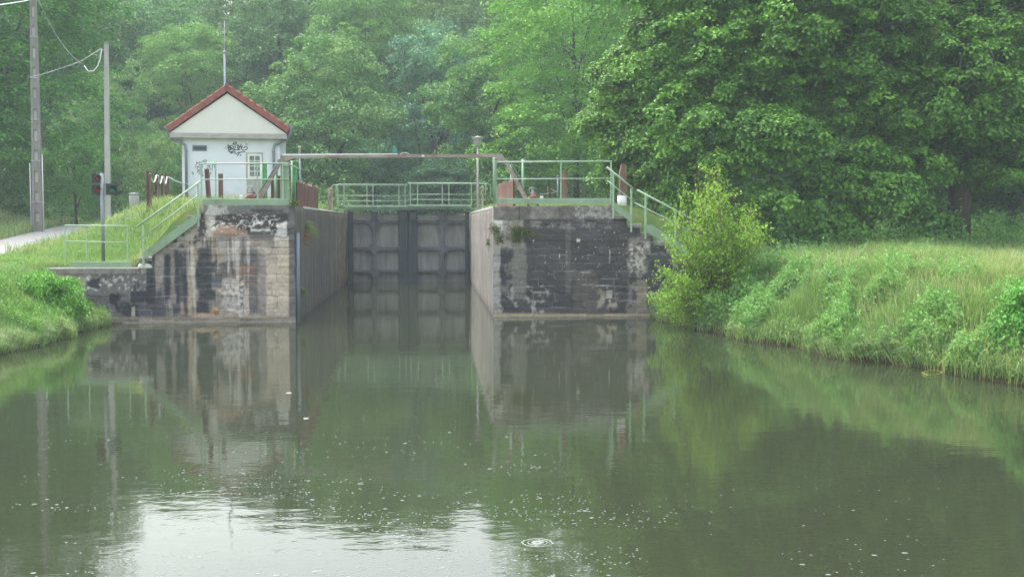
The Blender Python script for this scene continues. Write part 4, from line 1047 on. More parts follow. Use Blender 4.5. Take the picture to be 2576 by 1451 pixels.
def wire(name, pts, r, mat, lab):
    m_ = MB(); m_.tube(pts, r, 6); tag(m_.build(name, M[mat]), lab, 'cable')
mid_ = P(212, 166, 54)
wire('overhead_cable', [top1.lerp(mid_, f) - Vector((0, 0, .9 * 4 * f * (1 - f) * .5)) for f in np.linspace(0, 1, 12)], .018, 'wiredark', 'dark cable drooping from the big utility pole towards the slender one')
wire('overhead_cable', [P(212, 166, 54), P(222, 180, 54), P(236, 179, 54), P(246, 166, 54), P(252, 148, 54), P(256, 124, 53.9)], .020, 'cablewhite', 'white sagging cable loop under the hook of the slender pole')
wire('overhead_cable', [P(70, 195, 50), P(105, 188, 51), P(160, 170, 52), P(205, 154, 53), P(255, 122, 53.9)], .011, 'wire', 'thin pale line rising to the hook of the slender pole')
wire('overhead_cable', [P(-260, 40, 40), P(-100, 22, 46), P(0, 13, 52), P(60, 4, 55.5), P(90, -4, 56.8)], .026, 'cablewhite', 'white service cable reaching the big utility pole top from outside')
# ------------------------------------------------------------------ hut
def hu(z): return (440 + z / 3.4548) * .90704
def hv(z): return (200 + z / 3.4548) * .90704
YH = 46.0
hc = P(hu(675), 500, YH)
hut = empty('lock_keeper_hut', (hc.x, YH, 2.95), R(6.8)); tag(hut, 'small white rendered hut with red tiled gable roof and graffiti', 'hut')
HI = wmat(hut).inverted()
SC = YH / FPX * 1.0
def hx(z): return (z - 675) / 3.4548 * .90704 * SC * 1.0
def hz(z): return P(hu(675), hv(z), YH).z - 2.95
def hbuild(mb, name, mat, par=hut):
    o = mb.build(name, mat); o.parent = par
    return o
zf = hz(635)
wl_ = MB(); wl_.box(hx(270), hx(1150), 0.25, 2.2, -.1, zf + .05)
wl_.box(hx(232), hx(1205), 0.9, 3.6, -.1, zf + .05)
_n = M['render'].node_tree.nodes; _l = M['render'].node_tree.links; _b = _n['Principled BSDF']
_src = _b.inputs['Base Color'].links[0].from_socket
_tc = _n.new('ShaderNodeTexCoord'); _sp = _n.new('ShaderNodeSeparateXYZ'); _l.new(_tc.outputs['Object'], _sp.inputs[0])
_mr = _n.new('ShaderNodeMapRange'); _mr.inputs[1].default_value = 1.3; _mr.inputs[2].default_value = 0.0; _l.new(_sp.outputs['Z'], _mr.inputs[0])
_no = _n.new('ShaderNodeTexNoise'); _no.inputs['Scale'].default_value = 1.6; _no.inputs['Detail'].default_value = 9; _no.inputs['Roughness'].default_value = .7; _l.new(_tc.outputs['Object'], _no.inputs[0])
_rr = ramp(_n, [(.35, (0, 0, 0)), (.65, (1, 1, 1))]); _l.new(_no.outputs[0], _rr.inputs[0])
_mu = _n.new('ShaderNodeMath'); _mu.operation = 'MULTIPLY'; _l.new(_mr.outputs[0], _mu.inputs[0]); _l.new(_rr.outputs[0], _mu.inputs[1])
_mx = _n.new('ShaderNodeMixRGB'); _mx.inputs[2].default_value = (.36, .31, .22, 1); _l.new(_mu.outputs[0], _mx.inputs[0]); _l.new(_src, _mx.inputs[1]); _l.new(_mx.outputs[0], _b.inputs['Base Color'])
wall = hbuild(wl_, 'wall', M['render'])
# lintel and gable
m = MB(); m.cbox(hx(142), hx(1218), 0.0, 3.7, zf, hz(585), .02); hbuild(m, 'lintel', M['lintel'])
m = MB(); m.prism([(hx(150), hz(586)), (hx(1215), hz(586)), (hx(672), hz(205))], 0.03, 3.6); hbuild(m, 'gable', M['cream'])
# roof: two pitched slabs made of tile courses, thick red verge tiles
roof = MB(); apex = (hx(668), hz(128)); le = (hx(118), hz(535)); re_ = (hx(1240), hz(530))
def slab(mb, A, B, th, y0, y1):
    A = Vector((A[0], 0, A[1])); B = Vector((B[0], 0, B[1])); d = (B - A).normalized(); nn = Vector((-d.z, 0, d.x))
    if nn.z > 0: nn = -nn
    vs = [(A.x, y0, A.z), (B.x, y0, B.z), (B.x + nn.x * th, y0, B.z + nn.z * th), (A.x + nn.x * th, y0, A.z + nn.z * th)]
    mb.prism([(p_[0], p_[2]) for p_ in vs], y0, y1)
slab(roof, apex, le, .12, .1, 3.9); slab(roof, apex, re_, .12, .1, 3.9)
ro = hbuild(roof, 'roof', M['tile'])
for side, E in ((-1, le), (1, re_)):
    A = Vector((apex[0], 0, apex[1])); B = Vector((E[0], 0, E[1])); L = (B - A).length; d = (B - A).normalized()
    n_t = 9; nn = Vector((-d.z, 0, d.x)); nn = -nn if nn.z > 0 else nn
    for row in range(1):
        v_ = MB()
        for k in range(n_t):
            a_ = A + d * (L * k / n_t); c_ = A + d * (L * (k + 1) / n_t + .02)
            lift = .022
            pts = [(a_.x - nn.x * .0, a_.z - nn.z * .005), (c_.x - nn.x * lift, c_.z - nn.z * lift), (c_.x + nn.x * .195, c_.z + nn.z * .195), (a_.x + nn.x * .18, a_.z + nn.z * .18)]
            v_.prism(pts, -.06 - .006 * (k % 2), .16)
        hbuild(v_, 'verge_tiles', M['tile'], ro)
    rt = MB()
    for row in range(14):
        y_ = .17 + row * .265
        for k in range(n_t):
            a_ = A + d * (L * k / n_t); c_ = A + d * (L * (k + 1) / n_t + .015)
            rt.tube([Vector((a_.x, y_ + .13, a_.z)) - nn * .0, Vector((c_.x, y_ + .13, c_.z)) - nn * .03], .075, 6)
    hbuild(rt, 'tile_rows', M['tile'], ro)
m = MB(); m.tube([(apex[0], -.05, apex[1] - .01), (apex[0], 3.9, apex[1] - .01)], .085, 10); hbuild(m, 'ridge', M['tile'], ro)
# gutters and downpipes
for s_, pts in ((-1, [(112, 545), (122, 560), (128, 615), (160, 650), (240, 680), (278, 700), (285, 760), (285, 1200)]), (1, [(1252, 530), (1250, 560), (1245, 600), (1215, 640), (1150, 670), (1100, 690), (1092, 740), (1092, 1200)])):
    m = MB(); m.tube([(hx(a_), -.02 + (.1 if b_ < 640 else .17), hz(b_)) for a_, b_ in pts], .052, 8); dp = hbuild(m, 'downpipe', M['zinc'])
    m = MB(); x_ = hx(pts[0][0]) + .02 * s_; m.tube([(x_, -.02, hz(pts[0][1] - 6)), (x_, 3.85, hz(pts[0][1] - 6))], .06, 10); hbuild(m, 'gutter', M['zinc'])
    m = MB(); m.lathe((hx(pts[-1][0]), .15, hz(760)), [(.062, -.02), (.062, .02)], 10); hbuild(m, 'collar', M['zinc'], dp)
# vent
m = MB(); m.box(hx(342), hx(476), .235, .249, hz(757), hz(700)); vent = hbuild(m, 'vent_opening', M['zinc'])
m = MB(); m.box(hx(352), hx(467), .225, .234, hz(748), hz(711)); hbuild(m, 'pane', M['dark'], vent)
# window
W0, W1, V0, V1 = 848, 980, 1015, 780
fr = MB(); yv0, yv1 = .20, .249
fw = .075
fr.cbox(hx(W0), hx(W0) + fw, yv0, yv1, hz(V0), hz(V1), .005); fr.cbox(hx(W1) - fw, hx(W1), yv0, yv1, hz(V0), hz(V1), .005)
fr.cbox(hx(W0) + fw, hx(W1) - fw, yv0 + .002, yv1, hz(V1) - fw, hz(V1), .005); fr.cbox(hx(W0) + fw, hx(W1) - fw, yv0 + .002, yv1, hz(V0), hz(V0) + fw, .005)
wx0, wx1 = hx(W0) + fw, hx(W1) - fw; wz0, wz1 = hz(V0) + fw, hz(V1) - fw
fr.box((wx0 + wx1) / 2 - .014, (wx0 + wx1) / 2 + .014, yv0 + .01, yv1 - .002, wz0, wz1)
for k in range(1, 4):
    z_ = wz0 + (wz1 - wz0) * k / 4; fr.box(wx0, wx1, yv0 + .014, yv1 - .002, z_ - .014, z_ + .014)
wo = hbuild(fr, 'window', simple('window_white', (0.66, 0.68, 0.62), 0.5, 0.05, 4, bump=0))
m = MB(); m.box(wx0, wx1, yv1 - .012, yv1 - .004, wz0, wz1); hbuild(m, 'glass', M['glass'], wo)
m = MB(); m.box(hx(832), hx(W0) - .002, .236, .249, hz(1022), hz(765)); m.box(hx(W1) + .002, hx(990), .236, .249, hz(1022), hz(765)); m.box(hx(W0), hx(W1), .236, .249, hz(V1) + .002, hz(765)); hbuild(m, 'surround', M['concrete_pale'], wo)
m = MB(); m.box(hx(835), hx(992), .238, .2485, hz(1190), hz(1024)); hbuild(m, 'patch', M['concrete_pale'])
# graffiti: ribbons of spray paint lying on the render
def gx1(z, o=520, sc=11.70): return ((o + z / sc) - 440) * 3.4548
def gz1(z, sc=11.70): return ((380 + z / sc) - 200) * 3.4548
def ribbon(mb, pts, w_):
    P_ = [Vector((hx(gx1(a_)), 0, hz(gz1(b_)))) for a_, b_ in pts]
    # smooth the stroke a little
    Q_ = []
    for i in range(len(P_) - 1):
        p0 = P_[max(i - 1, 0)]; p1 = P_[i]; p2 = P_[i + 1]; p3 = P_[min(i + 2, len(P_) - 1)]
        for f in np.linspace(0, 1, 5, endpoint=False):
            Q_.append(.5 * ((2 * p1) + (p2 - p0) * f + (2 * p0 - 5 * p1 + 4 * p2 - p3) * f * f + (3 * p1 - p0 - 3 * p2 + p3) * f ** 3))
    Q_.append(P_[-1])
    vs = []
    for i, p_ in enumerate(Q_):
        t_ = (Q_[min(i + 1, len(Q_) - 1)] - Q_[max(i - 1, 0)]).normalized(); n_ = Vector((-t_.z, 0, t_.x)) * w_ / 2
        for q_ in (p_ - n_, p_ + n_):
            vs.append((q_.x, .243, q_.z))
        for q_ in (p_ - n_, p_ + n_):
            vs.append((q_.x, .2495, q_.z))
    fs = []
    for i in range(len(Q_) - 1):
        a_ = 4 * i; fs += [(a_, a_ + 1, a_ + 5, a_ + 4), (a_ + 2, a_ + 6, a_ + 7, a_ + 3), (a_, a_ + 4, a_ + 6, a_ + 2), (a_ + 1, a_ + 3, a_ + 7, a_ + 5)]
    mb.add(vs, fs)
G1 = [[(1325, 240), (1345, 440), (1335, 330), (1400, 390), (1345, 440)], [(1330, 240), (1400, 350), (1440, 380), (1360, 430)],
      [(1400, 265), (1420, 380), (1490, 350), (1500, 300), (1430, 265), (1400, 300), (1500, 400), (1530, 410)],
      [(1545, 235), (1550, 330), (1530, 405), (1600, 400)], [(1600, 235), (1630, 330), (1650, 385), (1690, 300), (1745, 220)], [(1640, 215), (1680, 330), (1770, 285), (1780, 290)],
      [(1780, 290), (1745, 370), (1800, 415), (1890, 400), (1930, 350), (1920, 310), (1850, 310), (1820, 350)],
      [(1600, 405), (1700, 400)], [(1470, 230), (1530, 165), (1600, 170), (1560, 215), (1470, 225)],
      [(1340, 470), (1460, 465), (1500, 430), (1400, 520), (1480, 500), (1550, 465), (1545, 530), (1600, 540), (1650, 490), (1860, 470)], [(1860, 470), (1700, 490), (1650, 560), (1615, 605)],
      [(1690, 600), (1750, 560)], [(1885, 200), (1910, 215)], [(1935, 228), (1960, 228)], [(1885, 250), (1900, 258)], [(1225, 345), (1245, 355)], [(1280, 360), (1295, 375)], [(1265, 298), (1280, 300)]]
G2 = [[(345, 795), (350, 880), (320, 930), (330, 965), (400, 970)], [(345, 795), (370, 860), (440, 815), (520, 830), (660, 830)], [(440, 850), (420, 960)],
      [(525, 790), (570, 755), (650, 755), (640, 790), (540, 795)], [(540, 900), (500, 1080), (540, 1100)], [(440, 975), (370, 1000), (370, 1060), (440, 1070), (470, 1020), (430, 980)],
      [(390, 1085), (470, 1085), (480, 1140), (370, 1150), (380, 1110), (430, 1105)], [(490, 1090), (480, 1165), (550, 1160)], [(660, 940), (745, 930), (730, 970), (670, 1000), (700, 1050)],
      [(760, 910), (750, 1010), (820, 1050), (830, 900), (860, 890), (900, 930), (890, 1000)], [(400, 1205), (540, 1205), (500, 1255), (570, 1265)], [(725, 1200), (785, 1205), (765, 1130)], [(725, 1255), (765, 1258)],
      [(280, 960), (290, 985)], [(235, 1010), (245, 1025)], [(290, 1040), (300, 1045)], [(230, 1140), (200, 1190), (240, 1160), (235, 1230)], [(830, 1100), (840, 1110)], [(815, 1150), (820, 1170)], [(905, 820), (915, 830)], [(940, 805), (965, 825)]]
m = MB()
for s_ in G1: ribbon(m, s_, .034)
hbuild(m, 'graffiti', M['spray'])
m = MB()
for s_ in G2: ribbon(m, s_, .026)
hbuild(m, 'graffiti_tag', simple('grey_spray', (0.13, 0.15, 0.17), 0.7, 0.3, 30, bump=0))
# antenna stands behind the hut
YA = 48.5
a = P(548, 240, YA); c = P(547.5, 118, YA); d = P(547, 36, YA)
t = empty('antenna_mast', (a.x, YA + 1.2, 3.0)); tag(t, 'thin grey antenna mast rising behind the hut roof', 'antenna')
m = MB(); m.tube([(a.x, YA + 1.6, 3.0), (c.x, YA + 1.6, c.z)], .045, 8); m.build('mast', M['zinc'], t)
m = MB(); m.tube([(c.x, YA + 1.6, c.z), (d.x, YA + 1.6, d.z)], [.022, .012], 6); m.lathe((c.x, YA + 1.6, c.z), [(.065, -.02), (.065, .06), (.02, .08)], 10); m.build('whip', M['wire'], t)

# ------------------------------------------------------------------ foliage
def leaves(C_, N_, size, cols, aspect=0.62, fold=0.18):
    """rhombic folded leaves. C_ (n,3) centres, N_ (n,3) normals"""
    n = len(C_)
    N_ = N_ / np.linalg.norm(N_, axis=1, keepdims=True)
    r = rng.normal(size=(n, 3)); T = np.cross(N_, r); T /= np.linalg.norm(T, axis=1, keepdims=True); B = np.cross(N_, T)
    s = np.asarray(size).reshape(-1, 1) * (0.7 + 0.6 * rng.random((n, 1)))
    v = np.empty((n, 4, 3))
    v[:, 0] = C_ - T * s * .5; v[:, 2] = C_ + T * s * .5
    v[:, 1] = C_ + B * s * aspect * .5 + N_ * s * fold; v[:, 3] = C_ - B * s * aspect * .5 + N_ * s * fold
    f = np.arange(n * 4).reshape(n, 4)
    return v.reshape(-1, 3), f, np.repeat(cols, 4, axis=0)
def palette(n, pal, t):
    pal = np.array(pal); t = np.clip(t, 0, .9999) * (len(pal) - 1); i = t.astype(int); f = (t - i)[:, None]
    return pal[i] * (1 - f) + pal[i + 1] * f
def crown_points(lobes, ncl, lpc, cr, flat, droop, shell=0.72, seed=0, tone_amp=.5, up=.5):
    """clumps on the surfaces of the lobes; leaves over the outer and upper side of each clump"""
    g_ = np.random.default_rng(seed)
    lobes = np.array(lobes, float); vol = (lobes[:, 3] * lobes[:, 4] + lobes[:, 4] * lobes[:, 5] + lobes[:, 3] * lobes[:, 5]); pr = vol / vol.sum()
    li = g_.choice(len(lobes), ncl, p=pr)
    d = g_.normal(size=(ncl, 3)); d /= np.linalg.norm(d, axis=1, keepdims=True)
    rad = shell + (1.04 - shell) * g_.random(ncl) ** .6
    c = lobes[li, :3] + d * lobes[li, 3:6] * rad[:, None]
    # drop clumps buried deep in another lobe
    keep = np.ones(ncl, bool)
    for L in lobes:
        q_ = np.linalg.norm((c - L[:3]) / L[3:6], axis=1); keep &= (q_ > .55)
    c = c[keep]; d = d[keep]; n = len(c)
    r = cr * (.55 + .9 * g_.random(n))
    tone = g_.random(n)
    m = lpc
    e = g_.normal(size=(n, m, 3)); e /= np.linalg.norm(e, axis=2, keepdims=True)
    e = e + d[:, None, :] * .35; e[:, :, 2] = e[:, :, 2] + up
    e /= np.linalg.norm(e, axis=2, keepdims=True)
    rr = (.35 + .65 * g_.random((n, m, 1)) ** .5) * (1 + .35 * g_.normal(size=(n, m, 1)) * .5)
    off = e * rr * r[:, None, None]
    off[:, :, 2] *= flat
    hr = np.linalg.norm(off[:, :, :2], axis=2); off[:, :, 2] -= droop * hr ** 2 / np.maximum(r[:, None], .1)
    p_ = c[:, None, :] + off
    nrm = e * .75 + g_.normal(size=(n, m, 3)) * .5; nrm[:, :, 2] += .55
    tn = np.repeat(tone[:, None], m, 1) * tone_amp + g_.random((n, m)) * (1 - tone_amp)
    return p_.reshape(-1, 3), nrm.reshape(-1, 3), tn.reshape(-1), c
def limbs(mb, base, targets, r0, g_, n=14, trunk_top=None):
    base = Vector(base); tt = Vector(trunk_top)
    mb.tube([base, base.lerp(tt, .35) + Vector((g_.uniform(-.1, .1), 0, 0)), base.lerp(tt, .7), tt], [r0 * 1.25, r0, r0 * .75, r0 * .35], 10)
    for k in range(n):
        t_ = Vector(targets[g_.randrange(len(targets))]); s_ = base.lerp(tt, g_.uniform(.25, .95)); mid = s_.lerp(t_, .5) + Vector((0, 0, g_.uniform(.1, .7)))
        mb.tube([s_, mid, t_], [r0 * .35, r0 * .2, r0 * .05], 6)
PAL = {
    'maple': [(0.022, 0.060, 0.014), (0.035, 0.095, 0.018), (0.062, 0.15, 0.026), (0.095, 0.20, 0.034)],
    'linden': [(0.045, 0.105, 0.035), (0.065, 0.145, 0.045), (0.10, 0.19, 0.06), (0.20, 0.26, 0.10)],
    'locust': [(0.055, 0.13, 0.03), (0.085, 0.19, 0.04), (0.12, 0.24, 0.05), (0.17, 0.29, 0.06)],
    'willow': [(0.045, 0.095, 0.05), (0.06, 0.125, 0.065), (0.09, 0.165, 0.085), (0.12, 0.20, 0.11)],
    'dark': [(0.03, 0.07, 0.022), (0.045, 0.10, 0.03), (0.065, 0.135, 0.04), (0.10, 0.17, 0.05)],
    'bush': [(0.09, 0.16, 0.015), (0.13, 0.235, 0.02), (0.19, 0.30, 0.03), (0.26, 0.36, 0.05)],
    'plant': [(0.06, 0.17, 0.02), (0.09, 0.24, 0.025), (0.13, 0.32, 0.04), (0.18, 0.36, 0.07)],
}
for k_, f_ in (('maple', 1.9), ('linden', 1.7), ('locust', 1.5), ('willow', 1.95), ('dark', 1.75), ('bush', 1.5), ('plant', 1.2)):
    PAL[k_] = [tuple(min(c_ * f_, .7) for c_ in p_) for p_ in PAL[k_]]
def proto_tree(kind, lobes, ncl, lpc, cr, flat, droop, leaf, seed, h, r0, shell=.6):
    p_, n_, t_, c_ = crown_points(lobes, ncl, lpc, cr, flat, droop, shell, seed)
    v, f, c = leaves(p_, n_, leaf, palette(len(p_), PAL[kind], t_))
    root = empty('tree', (0, 0, 0))
    o = np_mesh('crown', v, f, M['leaf'], c, root)
    mb = MB(); g_ = random.Random(seed); limbs(mb, (0, 0, -.4), [tuple(x) for x in c_[:200]], r0, g_, 16, (g_.uniform(-.3, .3), 0, h * .58)); mb.build('trunk', M['bark'], root)
    return root
def lobeset(seed, h, w_, n, z0=.25, sx=1.0):
    g_ = random.Random(seed); L = [(0, 0, h * .6, w_ * .33, w_ * .33, h * .36)]
    for k in range(n):
        q_ = g_.uniform(0, 6.28); f = g_.uniform(z0, .9); rr = w_ * .5 * math.sin(min(max((f - z0 + .12) / (1.05 - z0), .12), 1) * math.pi) ** .6 * g_.uniform(.45, .8)
        s_ = w_ * g_.uniform(.16, .26)
        L.append((rr * math.cos(q_), rr * math.sin(q_), h * f, s_, s_, s_ * g_.uniform(.6, .9)))
    return L
PT = {
    'linden': proto_tree('linden', lobeset(1, 10, 7.5, 17, .15), 380, 110, .62, .5, .25, .17, 101, 10, .2),
    'locust': proto_tree('locust', lobeset(2, 14, 9, 26, .16), 640, 110, .85, .28, .35, .15, 102, 14, .13),
    'willow': proto_tree('willow', lobeset(3, 15, 7, 22, .12), 480, 110, .65, .6, .15, .15, 103, 15, .3),
    'dark': proto_tree('dark', lobeset(4, 13, 8.5, 22, .15), 460, 90, .8, .5, .2, .2, 104, 13, .25),
    'dark2': proto_tree('dark', lobeset(5, 14, 9, 24, .12), 460, 90, .82, .42, .3, .2, 105, 14, .25),
    'shrub': proto_tree('linden', lobeset(6, 4, 5, 12, .12), 260, 60, .42, .6, .2, .12, 106, 4, .08),
}
used_p = set()
def place(kind, u, Y, h, w_, label, cat='tree', tint=(1, 1, 1), group=None, dz=0.0, rot=None, x=None, base_h={'linden': 10, 'locust': 14, 'willow': 15, 'dark': 13, 'dark2': 14, 'shrub': 4}, base_w={'linden': 7.5, 'locust': 9, 'willow': 7, 'dark': 8.5, 'dark2': 9, 'shrub': 5}):
    r_ = PT[kind]
    if kind in used_p: r_ = copy_tree(PT[kind])
    used_p.add(kind)
    x = PX(u, Y) if x is None else x
    r_.name = 'tree' if cat == 'tree' else 'shrub'
    r_.location = (x, Y, float(H(x, Y)) + dz); r_.rotation_euler = (0, 0, random.uniform(0, 6.28) if rot is None else rot)
    r_.scale = (w_ / base_w[kind], w_ / base_w[kind], h / base_h[kind])
    for ch_ in r_.children:
        if ch_.name.startswith('crown'): ch_.color = (*tint, 1)
    tag(r_, label, cat, group)
    return r_
place('locust', -10, 66, 18.5, 15, 'feathery green tree behind the big utility pole', tint=(.62, .82, .62), rot=1.0)
place('locust', -330, 60, 19, 14, 'feathery dark green tree at the far left edge of the view', tint=(.55, .75, .55), rot=3.0)
place('linden', 290, 80, 10.5, 6.5, 'cream-tipped rounded tree right behind the slender utility pole', tint=(1.05, 1.0, 1.05))
place('shrub', 385, 72, 5.8, 5.0, 'cream-tipped bush between the chained posts and the signal lights', 'bush', tint=(1.2, 1.05, 1.1))
place('shrub', 195, 72, 6.0, 4.8, 'bright green bush between the two utility poles', 'bush', tint=(.9, 1.15, .7))
place('shrub', 75, 68, 3.6, 5.0, 'low dull green bush behind the foot of the big utility pole', 'bush', tint=(.8, .95, .7))
place('locust', 500, 90, 14.5, 9, 'pale yellow-green feathery tree left of the hut roof and antenna', tint=(1.05, 1.0, 1.0), rot=2)
place('shrub', 470, 66, 4.4, 4.2, 'pale leafy bush against the left side of the hut', 'bush', tint=(.75, .85, .8))
place('linden', 815, 74, 11.6, 9.0, 'broad pale-tipped tree between the hut roof and the footbridge', tint=(1.0, 1.0, .95), rot=.5)
place('locust', 915, 88, 18, 9.0, 'tall pale feathery tree behind the broad pale-tipped one', tint=(.95, .92, .95), rot=4)
place('willow', 1085, 82, 17.5, 9.0, 'tall blue-green tree in the middle of the wood above the gate', tint=(.85, .95, 1.1), rot=.2)
place('linden', 1235, 70, 11.2, 7.2, 'pale-tipped tree directly behind the lamp post', tint=(.95, 1.0, .9), rot=2.4)
place('willow', 1130, 76, 8, 6.5, 'low bluish leafy tree above the footbridge', tint=(.7, .85, .8))
place('locust', 1450, 64, 15.5, 10.5, 'bright yellow-green feathery tree between lamp post and the big dark tree', tint=(1.25, 1.25, 1.0), rot=5.2)
place('locust', 1640, 78, 20, 13, 'tall yellow-green feathery tree rising behind the big dark tree', tint=(1.1, 1.15, .9), rot=.7)
place('shrub', 1390, 75, 4.2, 7, 'grassy pale bush behind the red round winch', 'bush', tint=(.8, .9, .6))
place('dark', 930, 94, 13, 9, 'dark leafy tree low behind the footbridge rail', tint=(.75, .85, .8))
place('dark2', 1330, 90, 12, 9, 'dark leafy tree low between the lamp post and the yellow-green one', tint=(.75, .85, .8))
place('dark', 700, 92, 17, 10, 'dull dark tree seen over the hut ridge', tint=(.8, .85, .85))
place('dark2', 130, 92, 18, 11, 'dull green tree high between the two utility poles', tint=(.8, .95, .85))
place('dark2', 2450, 66, 9, 10, 'dark tree beyond the meadow under the big dark crown', tint=(.75, .95, .6))
place('dark', 2300, 74, 11, 11, 'mid green tree far beyond the meadow under the big dark crown', tint=(.8, 1.0, .6))
place('dark', 2640, 62, 10, 11, 'dark green tree closing the meadow at the right edge', tint=(.8, 1.0, .6))
place('dark2', 2250, 58, 19, 13, 'tall dark tree close behind the huge dark tree, left of its trunk', tint=(.85, .9, .7))
place('dark', 2560, 56, 19, 13, 'tall dark tree close behind the huge dark tree, right of its trunk', tint=(.8, .9, .7))
place('dark2', 1950, 60, 18, 12, 'tall dark tree hidden behind the left part of the huge dark tree', tint=(.85, .95, .7))
hs_ = random.Random(5)
kinds = ['dark', 'dark2', 'locust', 'dark', 'dark2', 'willow', 'dark2', 'linden', 'dark']
n_h = 0
for row, (Y, x0, x1, sp_) in enumerate(((100, -46, 34, 6.0), (112, -52, 42, 6.4), (126, -58, 48, 8), (142, -64, 56, 8.4), (160, -72, 66, 9))):
    x = x0 + hs_.uniform(0, 3)
    while x < x1:
        kd = kinds[hs_.randrange(len(kinds))]
        tn = hs_.uniform(.75, 1.1); yl = hs_.uniform(.85, 1.15)
        q__ = x / Y; dip = 1.12 + .10 * float(sst(-.15, -.08, q__)) + .2 * float(sst(-.29, -.36, q__))      # lower crest left of the hut
        hh = hs_.uniform(14.5, 16.3) * dip * (1.0 + .05 * (x / Y > .1))
        place(kd, 0, Y + hs_.uniform(-3, 3), hh, hs_.uniform(9, 12), 'one of the mixed green trees crowding the misty hillside wood', tint=(tn * yl, tn, tn * (2 - yl) * .95), group='trees of the hillside wood', x=x)
        x += sp_ * hs_.uniform(.8, 1.2); n_h += 1

# big dark tree on the right, the mid-green tree in front of it on its left
def big_tree(name, label, lobes, ncl, lpc, cr, leaf, kind, tint, trunk, seed, flat=.5, droop=.3, shell=.72):
    p_, n_, t_, c_ = crown_points(lobes, ncl, lpc, cr, flat, droop, shell, seed, .6, .65)
    v, f, c = leaves(p_, n_, leaf, palette(len(p_), PAL[kind], t_), .8, .15)
    bx, by, th, r0 = trunk; z0 = float(H(bx, by))
    root = empty(name, (bx, by, z0)); tag(root, label, 'tree')
    v = v - np.array(root.location)
    o = np_mesh('crown', v, f, M['leaf'], c, root); o.color = (*tint, 1)
    mb = MB(); g_ = random.Random(seed); limbs(mb, (bx, by, z0 - .4), [tuple(x) for x in c_[:300]], r0, g_, 26, (bx + .3, by, z0 + th)); mb.build('trunk', M['bark'], root)
    return root
YT = 38.0
def lobe(u, v, Y, ru, rv, ry): # pixel-measured lobe
    c = P(u, v, Y); s_ = Y / FPX
    return (c.x, c.y, c.z, ru * s_, ry, rv * s_)
LB = [lobe(1850, 130, 38, 190, 200, 2.6), lobe(1800, 330, 36.8, 130, 150, 1.8), lobe(1960, 420, 36.5, 160, 190, 2.0), lobe(2080, 60, 38.5, 220, 210, 3), lobe(2200, 290, 37.5, 200, 190, 2.4),
      lobe(2180, 480, 36.8, 170, 120, 2.0), lobe(2400, 200, 38.5, 230, 220, 3), lobe(2480, 400, 38, 150, 90, 2.0), lobe(2650, 320, 38.5, 200, 160, 2.6), lobe(2620, 60, 40, 250, 240, 3.4),
      lobe(1950, -160, 40, 260, 180, 3.4), lobe(2300, -180, 41, 300, 220, 3.6), lobe(1700, 200, 39, 110, 120, 2.0), lobe(2330, 540, 37, 60, 50, 1.0), lobe(2050, 560, 36.2, 120, 60, 1.3), lobe(1760, -60, 40, 190, 160, 2.6), lobe(2750, -100, 42, 300, 260, 4), lobe(2250, 90, 41, 240, 200, 2.5), lobe(2500, 120, 42, 240, 200, 2.5), lobe(2350, 330, 41, 240, 130, 2.2), lobe(2150, -60, 42, 200, 200, 2.5)]
def boughs(L, n, seed, f0=.34, f1=.55):
    g_ = random.Random(seed); out = []
    for (x, y, z, a_, b_, c_) in L:
        for k in range(n):
            d = Vector((g_.gauss(0, 1), g_.gauss(0, 1) - .5, g_.gauss(0, 1))).normalized(); s_ = g_.uniform(f0, f1) * (a_ * b_ * c_) ** (1 / 3)
            out.append((x + d.x * a_ * .72, y + d.y * b_ * .72, z + d.z * c_ * .72, s_ * 1.15, s_ * 1.05, s_ * .62))
    return out
LB = boughs(LB, 13, 77) + [(x_, y_ + .8, z_, a_ * .72, b_ * .6, c_ * .72) for x_, y_, z_, a_, b_, c_ in LB]
big_tree('tree', 'huge dark green broadleaf tree overhanging the grassy bank', LB, 7600, 95, .42, .125, 'maple', (1.2, 1.1, .8), (PX(2432, 38), 38.6, 11, .33), 31)
LM = [lobe(1600, 240, 41, 100, 110, 2.0), lobe(1640, 380, 40.5, 105, 110, 1.8), lobe(1560, 330, 41.5, 75, 100, 1.6), lobe(1690, 130, 42, 130, 100, 2.2), lobe(1700, 450, 39, 85, 70, 1.4), lobe(1560, 445, 41, 55, 35, 1.0)]
LM = boughs(LM, 12, 78) + [(x_, y_ + .5, z_, a_ * .7, b_ * .6, c_ * .7) for x_, y_, z_, a_, b_, c_ in LM]
big_tree('tree', 'mid green broadleaf tree between the gantry leg and the huge dark tree', LM, 1900, 85, .38, .12, 'maple', (1.45, 1.2, 1.1), (PX(1650, 42), 42, 7, .22), 33)

